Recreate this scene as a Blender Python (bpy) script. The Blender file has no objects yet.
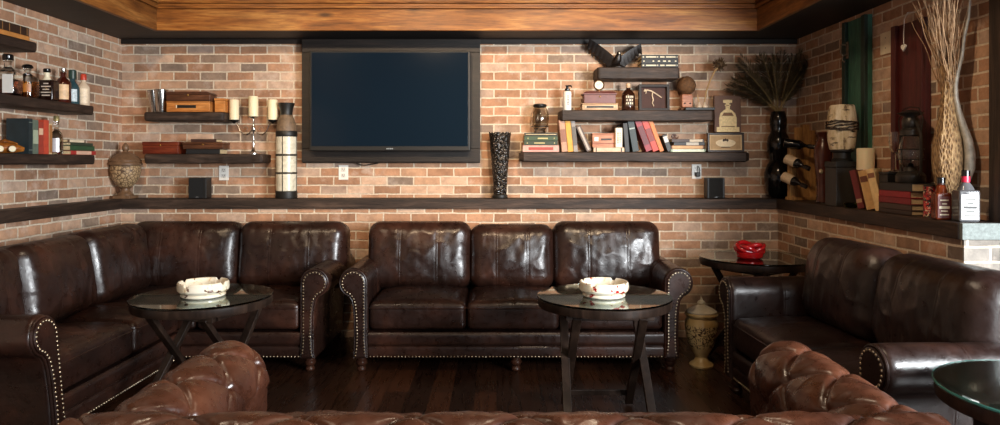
import bpy, math, random
import numpy as np
from mathutils import Vector, Matrix, noise
PI = math.pi
SC = bpy.context.scene
COL = SC.collection
EYE = 1.30          # camera height
F = 690.0           # focal length in pixels of the 1000 px wide frame
CX, CY = 497.0, 162.0
def X_(px, d): return (px - CX) * d / F
def Z_(py, d): return EYE - (py - CY) * d / F

# ------------------------------------------------------------------ mesh helper
class MB:
    def __init__(s): s.v = []; s.f = []; s.m = []; s.wn = False
    def add(s, vs, fs, m=0, T=None):
        b = len(s.v)
        if T is not None: vs = [T @ Vector(p) for p in vs]
        s.v.extend([tuple(p) for p in vs])
        flip = T is not None and T.to_3x3().determinant() < 0
        for f in fs:
            f = tuple(b + i for i in f)
            s.f.append(f[::-1] if flip else f); s.m.append(m)
        return s
    def box(s, c, d, r=0.0, m=0, T=None):
        a = [x / 2 for x in d]
        r = min(r, min(a) * .98)
        if r <= 0:
            vs = [(c[0] + i * a[0], c[1] + j * a[1], c[2] + k * a[2]) for i in (-1, 1) for j in (-1, 1) for k in (-1, 1)]
            return s.add(vs, [(0, 1, 3, 2), (4, 6, 7, 5), (0, 4, 5, 1), (2, 3, 7, 6), (0, 2, 6, 4), (1, 5, 7, 3)], m, T)
        s.wn = True
        g = [[-h, -h + r * .3, -h + r, h - r, h - r * .3, h] for h in a]
        vs, fs = boxgrid(*g)
        out = []
        for p in vs:
            inn = [max(-(h - r), min(h - r, q)) for q, h in zip(p, a)]
            dl = [q - w for q, w in zip(p, inn)]
            L = math.sqrt(sum(q * q for q in dl))
            if L > 0:
                mx = max(abs(q) for q in dl); dl = [q / L * mx for q in dl]
            out.append(tuple(cc + w + q for cc, w, q in zip(c, inn, dl)))
        return s.add(out, fs, m, T)
    def lathe(s, prof, n=32, c=(0, 0, 0), m=0, T=None, sx=1, sy=1):
        vs = []; fs = []
        k = len(prof)
        for i in range(n):
            a = 2 * PI * i / n
            for r, z in prof: vs.append((c[0] + r * sx * math.cos(a), c[1] + r * sy * math.sin(a), c[2] + z))
        for i in range(n):
            j = (i + 1) % n
            for q in range(k - 1): fs.append((i * k + q, j * k + q, j * k + q + 1, i * k + q + 1))
        if prof[0][0] > 1e-5: fs.append(tuple(i * k for i in range(n))[::-1])
        if prof[-1][0] > 1e-5: fs.append(tuple(i * k + k - 1 for i in range(n)))
        return s.add(vs, fs, m, T)
    def tube(s, path, r, n=8, closed=False, m=0, T=None):
        P = [Vector(p) for p in path]; K = len(P)
        R = r if isinstance(r, (list, tuple)) else [r] * K
        vs = []; fs = []; up = None
        for i in range(K):
            if closed: t = (P[(i + 1) % K] - P[i - 1])
            else: t = P[min(i + 1, K - 1)] - P[max(i - 1, 0)]
            if t.length < 1e-9: t = Vector((0, 0, 1))
            t.normalize()
            if up is None:
                up = Vector((0, 0, 1)) if abs(t.z) < .9 else Vector((1, 0, 0))
            u = up - t * up.dot(t)
            if u.length < 1e-6: u = t.orthogonal()
            u.normalize(); w = t.cross(u); up = u
            for q in range(n):
                a = 2 * PI * q / n
                vs.append(P[i] + (u * math.cos(a) + w * math.sin(a)) * R[i])
        for i in range(K if closed else K - 1):
            j = (i + 1) % K
            for q in range(n): fs.append((i * n + q, i * n + (q + 1) % n, j * n + (q + 1) % n, j * n + q))
        if not closed:
            fs.append(tuple(range(n))[::-1]); fs.append(tuple((K - 1) * n + q for q in range(n)))
        return s.add(vs, fs, m, T)
    def ball(s, c, r, n=12, k=8, m=0, T=None):
        if not isinstance(r, (list, tuple)): r = (r, r, r)
        vs = [(c[0], c[1], c[2] - r[2])]; fs = []
        for j in range(1, k):
            b = -PI / 2 + PI * j / k
            for i in range(n):
                a = 2 * PI * i / n
                vs.append((c[0] + r[0] * math.cos(b) * math.cos(a), c[1] + r[1] * math.cos(b) * math.sin(a), c[2] + r[2] * math.sin(b)))
        vs.append((c[0], c[1], c[2] + r[2])); t = len(vs) - 1
        for i in range(n):
            fs.append((0, 1 + (i + 1) % n, 1 + i)); fs.append((t, t - n + i, t - n + (i + 1) % n))
            for j in range(k - 2): fs.append((1 + j * n + i, 1 + j * n + (i + 1) % n, 1 + (j + 1) * n + (i + 1) % n, 1 + (j + 1) * n + i))
        return s.add(vs, fs, m, T)
    def prism(s, poly, y0, y1, m=0, T=None, caps=True):
        """poly in (x,z), extruded along y"""
        n = len(poly)
        vs = [(x, y0, z) for x, z in poly] + [(x, y1, z) for x, z in poly]
        fs = [(i, (i + 1) % n, n + (i + 1) % n, n + i) for i in range(n)]
        if caps: fs += [tuple(range(n))[::-1], tuple(range(n, 2 * n))]
        return s.add(vs, fs, m, T)
    def bar(s, a, b, w, h, r=0.004, m=0, T=None):
        a = Vector(a); b = Vector(b); d = b - a
        q = d.to_track_quat('Z', 'X').to_matrix().to_4x4()
        M = Matrix.Translation((a + b) / 2) @ q
        if T is not None: M = T @ M
        return s.box((0, 0, 0), (w, h, d.length), r, m, M)
    def grid(s, rows, m=0, T=None, wrap=False):
        n = len(rows); k = len(rows[0])
        vs = [p for r in rows for p in r]
        fs = [(i * k + j, i * k + (j + 1) % k, (i + 1) * k + (j + 1) % k, (i + 1) * k + j) for i in range(n - 1) for j in range(k if wrap else k - 1)]
        return s.add(vs, fs, m, T)
    def build(s, name, mats, parent=None, loc=None, rot=None, ang=38):
        me = bpy.data.meshes.new(name)
        me.from_pydata(s.v, [], s.f)
        if not isinstance(mats, (list, tuple)): mats = [mats]
        for mm in mats: me.materials.append(mm)
        if len(mats) > 1: me.polygons.foreach_set('material_index', s.m)
        bm_fix(me)
        me.shade_smooth(); me.set_sharp_from_angle(angle=math.radians(ang))
        me.update()
        o = bpy.data.objects.new(name, me); COL.objects.link(o)
        if s.wn:
            w = o.modifiers.new('weighted_normal', 'WEIGHTED_NORMAL'); w.keep_sharp = True
        if parent is not None: o.parent = parent
        if loc is not None: o.location = loc
        if rot is not None: o.rotation_euler = rot
        return o
import bmesh
def bm_fix(me):
    b = bmesh.new(); b.from_mesh(me)
    bmesh.ops.recalc_face_normals(b, faces=b.faces[:])
    b.to_mesh(me); b.free()
def boxgrid(xs, ys, zs):
    idx = {}; vs = []; fs = []
    def V(p):
        k = (round(p[0], 6), round(p[1], 6), round(p[2], 6))
        if k not in idx: idx[k] = len(vs); vs.append(p)
        return idx[k]
    def face(A, Bb, f):
        for i in range(len(A) - 1):
            for j in range(len(Bb) - 1):
                fs.append((V(f(A[i], Bb[j])), V(f(A[i + 1], Bb[j])), V(f(A[i + 1], Bb[j + 1])), V(f(A[i], Bb[j + 1]))))
    for z in (zs[0], zs[-1]): face(xs, ys, lambda a, b: (a, b, z))
    for y in (ys[0], ys[-1]): face(xs, zs, lambda a, b: (a, y, b))
    for x in (xs[0], xs[-1]): face(ys, zs, lambda a, b: (x, a, b))
    return vs, fs

def empty(name, loc=(0, 0, 0), rz=0, rot=None):
    o = bpy.data.objects.new(name, None); COL.objects.link(o)
    o.empty_display_size = .1
    o.location = loc; o.rotation_euler = rot if rot else (0, 0, rz)
    return o
def tag(o, label=None, cat=None, group=None, kind=None):
    if label: o['label'] = label
    if cat: o['category'] = cat
    if group: o['group'] = group
    if kind: o['kind'] = kind
    return o
def thing(name, label, cat, loc=(0, 0, 0), rz=0, group=None, rot=None):
    return tag(empty(name, loc, rz, rot), label, cat, group)
def struct(o): o['kind'] = 'structure'; return o
def copy_tree(o, parent=None):
    c = o.copy(); COL.objects.link(c)
    if parent is not None: c.parent = parent
    for ch in list(o.children): copy_tree(ch, c)
    return c

# ------------------------------------------------------------------ materials
def hexc(h):
    h = h.lstrip('#')
    r = [int(h[i:i + 2], 16) / 255 for i in (0, 2, 4)]
    return tuple((c / 12.92 if c <= .04045 else ((c + .055) / 1.055) ** 2.4) for c in r) + (1,)
class NT:
    def __init__(s, name):
        s.mat = bpy.data.materials.new(name); s.mat.use_nodes = True
        s.t = s.mat.node_tree; s.n = s.t.nodes; s.b = s.n['Principled BSDF']
        s.tc = s.n.new('ShaderNodeTexCoord')
    def new(s, typ, **kw):
        n = s.n.new(typ)
        for k, v in kw.items(): setattr(n, k, v)
        return n
    def link(s, a, b): s.t.links.new(a, b)
    def mapping(s, scale=(1, 1, 1), loc=(0, 0, 0), rot=(0, 0, 0), src='Object'):
        m = s.new('ShaderNodeMapping'); m.inputs['Scale'].default_value = scale; m.inputs['Location'].default_value = loc; m.inputs['Rotation'].default_value = rot
        s.link(s.tc.outputs[src], m.inputs['Vector']); return m.outputs['Vector']
    def noise(s, vec, scale, detail=4, rough=.55, dist=0):
        n = s.new('ShaderNodeTexNoise'); n.inputs['Scale'].default_value = scale; n.inputs['Detail'].default_value = detail
        n.inputs['Roughness'].default_value = rough; n.inputs['Distortion'].default_value = dist
        s.link(vec, n.inputs['Vector']); return n.outputs['Fac']
    def ramp(s, fac, stops, interp='LINEAR'):
        n = s.new('ShaderNodeValToRGB'); cr = n.color_ramp; cr.interpolation = interp
        while len(cr.elements) < len(stops): cr.elements.new(.5)
        for e, (p, c) in zip(cr.elements, stops):
            e.position = p; e.color = c if len(c) == 4 else tuple(c) + (1,)
        s.link(fac, n.inputs['Fac']); return n.outputs['Color']
    def mix(s, a, b, fac, blend='MIX'):
        n = s.new('ShaderNodeMix', data_type='RGBA', blend_type=blend)
        for sock, val in ((n.inputs[6], a), (n.inputs[7], b), (n.inputs[0], fac)):
            if hasattr(val, 'node'): s.link(val, sock)
            else: sock.default_value = val
        return n.outputs[2]
    def math(s, op, a, b=0.5):
        n = s.new('ShaderNodeMath', operation=op)
        for sock, val in ((n.inputs[0], a), (n.inputs[1], b)):
            if hasattr(val, 'node'): s.link(val, sock)
            else: sock.default_value = val
        return n.outputs[0]
    def bump(s, h, strength=.3, dist=.01, normal=None):
        n = s.new('ShaderNodeBump'); n.inputs['Strength'].default_value = strength; n.inputs['Distance'].default_value = dist
        s.link(h, n.inputs['Height'])
        if normal is not None: s.link(normal, n.inputs['Normal'])
        s.link(n.outputs['Normal'], s.b.inputs['Normal']); return n.outputs['Normal']
    def col(s, c):
        if hasattr(c, 'node'): s.link(c, s.b.inputs['Base Color'])
        else: s.b.inputs['Base Color'].default_value = c
    def set(s, **kw):
        for k, v in kw.items():
            i = s.b.inputs[k.replace('_', ' ')]
            if hasattr(v, 'node'): s.link(v, i)
            else: i.default_value = v
_pm = {}
def pm(hex_, rough=.55, metal=0, var=.25, scale=25, bump=.1, spec=.5, coat=0):
    key = (hex_, rough, metal, var, scale, bump, spec, coat)
    if key in _pm: return _pm[key]
    t = NT('finish_' + hex_)
    v = t.mapping()
    f = t.noise(v, scale, 5)
    c = hexc(hex_)
    lo = tuple(x * (1 - var) for x in c[:3]) + (1,); hi = tuple(min(1, x * (1 + var)) for x in c[:3]) + (1,)
    t.col(t.ramp(f, [(.3, lo), (.7, hi)]))
    t.set(Roughness=rough, Metallic=metal, Specular_IOR_Level=spec, Coat_Weight=coat)
    if bump: t.bump(t.noise(v, scale * 4, 3), bump, .002)
    _pm[key] = t.mat; return t.mat
def brick_mat(name, axis, off, zoff=.049, white=False):
    t = NT(name)
    sx = t.new('ShaderNodeSeparateXYZ'); t.link(t.tc.outputs['Object'], sx.inputs[0])
    # brick edges wander a little
    nz = t.new('ShaderNodeTexNoise'); nz.inputs['Scale'].default_value = 9; nz.inputs['Detail'].default_value = 3
    t.link(t.tc.outputs['Object'], nz.inputs['Vector'])
    wob = t.math('MULTIPLY', t.math('SUBTRACT', nz.outputs['Fac'], .5), .012)
    cb = t.new('ShaderNodeCombineXYZ')
    t.link(t.math('ADD', t.math('SUBTRACT', sx.outputs[axis], off), wob), cb.inputs[0])
    t.link(t.math('ADD', t.math('SUBTRACT', sx.outputs[2], zoff), wob), cb.inputs[1])
    b = t.new('ShaderNodeTexBrick'); b.offset = .5
    t.link(cb.outputs[0], b.inputs['Vector'])
    b.inputs['Color1'].default_value = (0, 0, 0, 1); b.inputs['Color2'].default_value = (1, 1, 1, 1); b.inputs['Mortar'].default_value = (.5, .5, .5, 1)
    b.inputs['Scale'].default_value = 1; b.inputs['Mortar Size'].default_value = .0062; b.inputs['Mortar Smooth'].default_value = .25
    b.inputs['Bias'].default_value = 0; b.inputs['Brick Width'].default_value = .205; b.inputs['Row Height'].default_value = .067
    if white: stops = [(0, hexc('77716a')), (.5, hexc('8f8981')), (1, hexc('847d75'))]
    else: stops = [(0, hexc('7d6d62')), (.08, hexc('94806f')), (.16, hexc('9c765c')), (.5, hexc('b3886b')), (.72, hexc('be987b')), (.88, hexc('cdae96')), (1, hexc('9b8678'))]
    tint = t.ramp(b.outputs['Color'], stops)
    v = t.tc.outputs['Object']
    n1 = t.noise(v, 14, 6, .65); n2 = t.noise(v, 60, 5, .6)
    tint = t.mix(tint, t.ramp(n1, [(.3, (.62, .6, .6)), (.7, (1.2, 1.17, 1.14))]), .8, 'MULTIPLY')
    # pale lime smears over some bricks
    sm = t.ramp(t.noise(v, 5.5, 6, .7), [(.54, (0, 0, 0)), (.74, (1, 1, 1))])
    tint = t.mix(tint, hexc('d9c8ba'), t.math('MULTIPLY', sm, .55))
    mort = t.ramp(n2, [(.3, hexc('bdac97')), (.7, hexc('e0cfb8'))])
    fac = t.math('ADD', b.outputs['Fac'], t.math('MULTIPLY', t.math('SUBTRACT', n1, .5), .25))
    fac = t.ramp(fac, [(.25, (0, 0, 0)), (.75, (1, 1, 1))])
    t.col(t.mix(tint, mort, fac))
    t.set(Roughness=.85, Specular_IOR_Level=.25)
    h = t.math('ADD', t.math('MULTIPLY', b.outputs['Fac'], -1), t.math('MULTIPLY', n2, .45))
    t.bump(h, .65, .008)
    return t.mat
def wood_mat(name, c1, c2, c3, axis=0, stretch=12, scale=4, rough=.5, bump=.2, knots=False, spec=.4):
    t = NT(name)
    sc = [scale * stretch / 3] * 3; sc[axis] = scale / 3
    v = t.mapping(scale=tuple(sc))
    f = t.noise(v, 1.5, 6, .62, .6)
    f2 = t.noise(v, 7, 4, .6)
    c = t.ramp(f, [(.3, hexc(c1)), (.5, hexc(c2)), (.68, hexc(c3))])
    c = t.mix(c, t.ramp(f2, [(.35, (.5, .44, .4)), (.6, (1.15, 1.15, 1.15))]), .7 if knots else .55, 'MULTIPLY')
    if knots:
        ks = [9, 9, 9]; ks[axis] = 2.6
        vk = t.mapping(scale=tuple(ks))
        vo = t.new('ShaderNodeTexVoronoi'); vo.inputs['Scale'].default_value = .9; t.link(vk, vo.inputs['Vector'])
        k = t.ramp(vo.outputs['Distance'], [(.05, (1, 1, 1)), (.18, (0, 0, 0))])
        c = t.mix(c, hexc('2b1608'), t.math('MULTIPLY', k, .8))
    t.col(c); t.set(Roughness=rough, Specular_IOR_Level=spec)
    if bump: t.bump(f2, bump, .004)
    return t.mat
def leather_mat(name, dark, mid, light, rough=.36):
    t = NT(name); v = t.mapping()
    f = t.noise(v, 3.4, 5, .58, .3)
    c = t.ramp(f, [(.28, hexc(dark)), (.52, hexc(mid)), (.78, hexc(light))])
    f3 = t.noise(v, 28, 4, .6)
    c = t.mix(c, t.ramp(f3, [(.3, (.7, .68, .66)), (.7, (1.15, 1.15, 1.15))]), .7, 'MULTIPLY')
    t.col(c)
    rr = t.ramp(f3, [(.3, (rough - .07,) * 3), (.7, (rough + .1,) * 3)])
    t.set(Roughness=rr, Specular_IOR_Level=.55)
    f2 = t.noise(v, 15, 4, .6, .2)
    h = t.math('ADD', t.math('MULTIPLY', t.noise(v, 140, 2, .5), .12), t.math('MULTIPLY', f2, 1.0))
    t.bump(h, .2, .012)
    return t.mat
def glass_mat(name, hex_, rough=.02, ior=1.45):
    t = NT(name); t.col(hexc(hex_)); t.set(Roughness=rough, Transmission_Weight=1.0, IOR=ior)
    return t.mat

BRICK_BACK = brick_mat('brick_back', 0, .0795)
BRICK_SIDE = brick_mat('brick_side', 1, .02)
BRICK_WHITE = brick_mat('brick_white', 0, .05, white=True)
PINE_X = wood_mat('pine_x', '5e3512', '8f5622', 'b07a3c', 0, 11, 3.2, .45, .15, True)
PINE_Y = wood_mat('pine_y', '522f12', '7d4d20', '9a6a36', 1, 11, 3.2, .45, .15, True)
DARKW_X = wood_mat('dark_wood_x', '1e1510', '33261e', '524035', 0, 10, 5, .6, .8)
DARKW_Y = wood_mat('dark_wood_y', '1c130e', '2f221b', '46352a', 1, 10, 5, .55, .5)
DARKW_Z = wood_mat('dark_wood_z', '1f1713', '33271f', '4a3a2f', 2, 10, 5, .55, .4)
BLACKW = wood_mat('black_wood', '17110e', '231a15', '30251e', 0, 10, 5, .35, .15)
TABLEW = wood_mat('espresso_wood', '17100c', '261b15', '35271f', 2, 8, 6, .34, .1)
REDBOX = wood_mat('mahogany', '4a1a0e', '6b2a18', '7f3a22', 0, 8, 6, .35, .1)
BROWNBOX = wood_mat('walnut_box', '3c2216', '58341f', '6f4630', 0, 8, 6, .4, .1)
ORANGEW = wood_mat('cedar_box', 'a3602a', 'c07a3a', 'd08f50', 0, 8, 6, .45, .1)
TANW = wood_mat('tan_wood', 'a98767', 'c4a27f', 'd5b896', 0, 8, 6, .5, .1)
PINKW = wood_mat('pinkish_wood', '9a6148', 'b57a5c', 'c48d70', 0, 8, 6, .5, .1)
RACKW = wood_mat('rack_wood', '7a5530', 'a57a48', 'bd9258', 2, 8, 6, .6, .2)
LEATHER = leather_mat('brown_leather', '170d0a', '2a1812', '4b2c20', .31)
LEATHER_D = leather_mat('dark_leather', '170d0a', '261713', '3d261e', .33)
LEATHER_R = leather_mat('tufted_leather', '28150f', '44261a', '623b29', .29)
BRASS = pm('b9aa90', .35, 1, .1, 30, 0)
SILVER = pm('c9c6c2', .16, 1, .08, 12, .05)
GOLD = pm('b08a4a', .35, 1, .1, 30, 0)
BLACKG = pm('0d0c0c', .12, 0, .1, 10, 0)
BLACKM = pm('15130f', .5, 0, .2, 20, .1)
IRON = pm('1d1a18', .42, .6, .3, 40, .2)
PLASTIC = pm('08090a', .5, 0, .1, 20, 0)
GLASS = glass_mat('clear_glass', 'f4f7f6')
AMBER = glass_mat('amber_liquor', 'b06a22')
DARKAMB = glass_mat('dark_liquor', '5a230d')
CREAM = pm('e8dcc0', .5, 0, .1, 18, .05)
WHITE = pm('e6e2da', .45, 0, .05, 18, .03)
PAGES = pm('cdb48a', .8, 0, .18, 90, .2)
WAX = None
def wax():
    t = NT('candle_wax'); t.col(hexc('eadbb8')); t.set(Roughness=.45, Subsurface_Weight=.15)
    return t.mat
WAX = wax()
def floor_mat():
    t = NT('floor_planks')
    sx = t.new('ShaderNodeSeparateXYZ'); t.link(t.tc.outputs['Object'], sx.inputs[0])
    cb = t.new('ShaderNodeCombineXYZ'); t.link(sx.outputs[1], cb.inputs[0]); t.link(sx.outputs[0], cb.inputs[1])
    b = t.new('ShaderNodeTexBrick'); b.offset = .37; b.offset_frequency = 2; t.link(cb.outputs[0], b.inputs['Vector'])
    b.inputs['Color1'].default_value = (0, 0, 0, 1); b.inputs['Color2'].default_value = (1, 1, 1, 1); b.inputs['Mortar'].default_value = (0, 0, 0, 1)
    b.inputs['Scale'].default_value = 1; b.inputs['Mortar Size'].default_value = .0016; b.inputs['Brick Width'].default_value = 1.3; b.inputs['Row Height'].default_value = .125
    base = t.ramp(b.outputs['Color'], [(0, hexc('20130d')), (.5, hexc('301d13')), (1, hexc('45291a'))])
    v = t.mapping(scale=(14, 1.2, 1))
    f = t.noise(v, 3, 6, .6, .4)
    c = t.mix(base, t.ramp(f, [(.3, (.55, .5, .45)), (.7, (1.3, 1.25, 1.2))]), .8, 'MULTIPLY')
    c = t.mix(c, (.004, .003, .002, 1), b.outputs['Fac'])
    t.col(c)
    t.set(Roughness=t.ramp(f, [(.3, (.22,) * 3), (.7, (.38,) * 3)]), Specular_IOR_Level=.5)
    t.bump(t.math('SUBTRACT', t.math('MULTIPLY', f, .3), b.outputs['Fac']), .3, .003)
    return t.mat
FLOOR = floor_mat()

# ------------------------------------------------------------------ room shell
XL, XR, YB = -2.88, 2.30, 5.30       # upper wall planes
LXL, LXR, LYB = -2.79, 2.085, 5.12   # half wall planes (below the ledge)
LZ0, LZ1 = .953, 1.027               # ledge
SOF = 2.24; TOP = 2.85
YE = 3.08                            # the right half wall ends here
def slab(name, x0, x1, y0, y1, z0, z1, m, r=0):
    o = MB().box(((x0 + x1) / 2, (y0 + y1) / 2, (z0 + z1) / 2), (x1 - x0, y1 - y0, z1 - z0), r).build(name, m)
    return struct(o)
slab('floor', -4.2, 4.2, -3.2, 5.6, -.1, 0, FLOOR)
slab('wall_back', -3.1, 2.6, YB, YB + .15, 0, TOP, BRICK_BACK)
slab('wall_left', XL - .15, XL, -3.0, YB, 0, TOP, BRICK_SIDE)
slab('wall_right', XR, XR + .15, YE, YB, 0, TOP, BRICK_SIDE)
slab('wall_back_lower', LXL, LXR, LYB, YB, 0, LZ0, BRICK_BACK)
slab('wall_left_lower', XL, LXL, -3.0, YB, 0, LZ0, BRICK_SIDE)
slab('wall_right_lower', LXR, XR, YE + .012, YB, 0, LZ0, BRICK_SIDE)
slab('wall_right_end', LXR, XR - .05, YE, YE + .012, 0, LZ0, BRICK_WHITE)
slab('trim_1', LXL - .01, LXR + .0, LYB - .02, YB, LZ0, LZ1, DARKW_X, .006)
slab('trim_2', XL, LXL + .02, -2.9, LYB - .02, LZ0, LZ1, DARKW_Y, .006)
slab('trim_3', LXR - .02, XR, YE + .012, LYB - .02, LZ0, LZ1, DARKW_Y, .006)
STONE = pm('767d7a', .8, 0, .25, 60, .8)
slab('trim_4', LXR - .015, XR - .05, YE - .012, YE + .012, LZ0, LZ1, STONE, .004)
slab('trim_5', XR - .05, XR + .3, YE - .02, YE + .08, 0, TOP, DARKW_Z, .006)   # dark timber post at the end of the wall
SOFM = wood_mat('soffit_boards', '15100d', '1e1713', '2a201a', 0, 8, 4, .6, .1)
BFY, BFL, BFR = 4.91, -2.42, 1.85
slab('ceiling_soffit_back', XL, XR, BFY + .03, YB, SOF, SOF + .06, SOFM)
slab('ceiling_soffit_left', XL, BFL - .03, -3.0, BFY + .03, SOF, SOF + .06, SOFM)
slab('ceiling_soffit_right', BFR + .03, XR + .6, -.6, BFY + .03, SOF, SOF + .06, SOFM)
slab('ceiling', -3.1, 3.2, -3.0, YB, TOP, TOP + .1, pm('8a6a48', .7, 0, .15, 6, .1))
# pine fascia round the tray with two mouldings over it
k = 6
for (z0, z1, out) in ((SOF - .004, SOF + .149, 0), (SOF + .149, SOF + .166, .022), (SOF + .166, SOF + .186, .010), (SOF + .186, SOF + .20, .03), (SOF + .20, TOP, .018)):
    slab('trim_%d' % k, BFL - .03, BFR + .03, BFY - out, BFY + .03, z0, z1, PINE_X, .004); k += 1
    slab('trim_%d' % k, BFL - .03, BFL + out, -2.9, BFY - out, z0, z1, PINE_Y, .004); k += 1
    slab('trim_%d' % k, BFR - out, BFR + .03, -.6, BFY - out, z0, z1, PINE_Y, .004); k += 1
# picture rail under the soffit
slab('trim_%d' % k, XL, XR, YB - .02, YB, SOF - .035, SOF, SOFM, .003); k += 1

# ------------------------------------------------------------------ soft leather
def nz(p, s, seed=0): return noise.noise(Vector((p[0] * s + seed * 7.3, p[1] * s + seed * 3.1, p[2] * s - seed * 5.7)))
def axis_pts(L, n, seams, r):
    h = L / 2
    P = set(np.linspace(-h + r, h - r, n).round(5).tolist())
    for q in (0, .08, .25, .5, .75): P.add(round(-h + r * q, 5)); P.add(round(h - r * q, 5))
    for x in seams:
        P = {p for p in P if abs(p - x) > .028}
        for q in (-.024, -.014, -.007, -.003, 0, .003, .007, .014, .024): P.add(round(x + q, 5))
    return sorted(P)
def pillow(w, h, T, R, r, side=.45, crown=.03, seams=(), seed=0, wr=.006, n=26, back_flat=True, sag=0):
    """soft pad in the (a,b) plane, thickness along c; returns front sheet, side band and back sheet in one mesh"""
    A = axis_pts(w, n, seams, r); Bq = axis_pts(h, n + 6, (), r)
    def xy(a, b):
        ia = max(-(w / 2 - R), min(w / 2 - R, a)); ib = max(-(h / 2 - R), min(h / 2 - R, b))
        da, db = a - ia, b - ib
        L = math.hypot(da, db)
        if da != 0 and db != 0:
            mx = max(abs(da), abs(db)); da, db = da / L * mx, db / L * mx
        return ia + da, ib + db
    front = []; back = []
    for a in A:
        fr = []; bk = []
        for b in Bq:
            e = min(w / 2 - abs(a), h / 2 - abs(b))
            q = 1 - min(e / r, 1)
            t = T * (side + (1 - side) * math.sqrt(max(0, 1 - q * q)))
            u, v = 2 * a / w, 2 * b / h
            cr = crown * (1 - u * u) * (1 - v * v)
            x, y = xy(a, b)
            d = 0
            for s_ in seams:
                dx = a - s_
                d += .0035 * math.exp(-(dx / .004) ** 2) - .0045 * math.exp(-(dx / .011) ** 2)
            d *= min(1, e / .02)
            # wrinkles gather near the borders and the seams
            wv = wr * (nz((x, y, 0), 5, seed) * .9 + .5 * nz((x * 2.2, y * .8, 0), 10, seed + 3) + .35 * nz((x, y * .5, 1), 22, seed + 5)) * min(1, e / .03 + .25)
            rid = 1 - abs(nz((x * 1.25 + y * .5, y * .8 - x * .35, 2), 8, seed + 9)) * 2.4
            wv += wr * .55 * max(0, rid) ** 2 * min(1, e / .03)
            fr.append((x, y + sag * 0, t + cr + d + wv))
            bk.append((x, y, -(t * (.8 if back_flat else 1))))
        front.append(fr); back.append(bk)
    m = MB(); na = len(A); nb = len(Bq)
    m.grid(front); m.grid([r_[::-1] for r_ in back])
    ring = [(i, 0) for i in range(na)] + [(na - 1, j) for j in range(1, nb)] + [(i, nb - 1) for i in range(na - 2, -1, -1)] + [(0, j) for j in range(nb - 2, 0, -1)]
    rows = []
    for q in (0, .25, .5, .75, 1):
        row = []
        for i, j in ring:
            f = Vector(front[i][j]); g = Vector(back[i][j]); p = f.lerp(g, q)
            row.append(tuple(p))
        rows.append(row)
    m.grid(rows, wrap=True)
    # weld
    return weld(m), [front[i][j] for i, j in ring]
def weld(m):
    idx = {}; mp = []; vs = []
    for p in m.v:
        k_ = (round(p[0], 5), round(p[1], 5), round(p[2], 5))
        if k_ not in idx: idx[k_] = len(vs); vs.append(p)
        mp.append(idx[k_])
    o = MB(); o.v = vs
    for f, mm in zip(m.f, m.m):
        g = []
        for i in f:
            if mp[i] not in g: g.append(mp[i])
        if len(g) > 2: o.f.append(tuple(g)); o.m.append(mm)
    return o
def tmesh(m, T):
    flip = T.to_3x3().determinant() < 0
    m.v = [tuple(T @ Vector(p)) for p in m.v]
    if flip: m.f = [f[::-1] for f in m.f]
    return m
def Tm(*cols, loc=(0, 0, 0)):
    M = Matrix((cols[0], cols[1], cols[2])).transposed().to_4x4(); M.translation = loc
    return M
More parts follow.
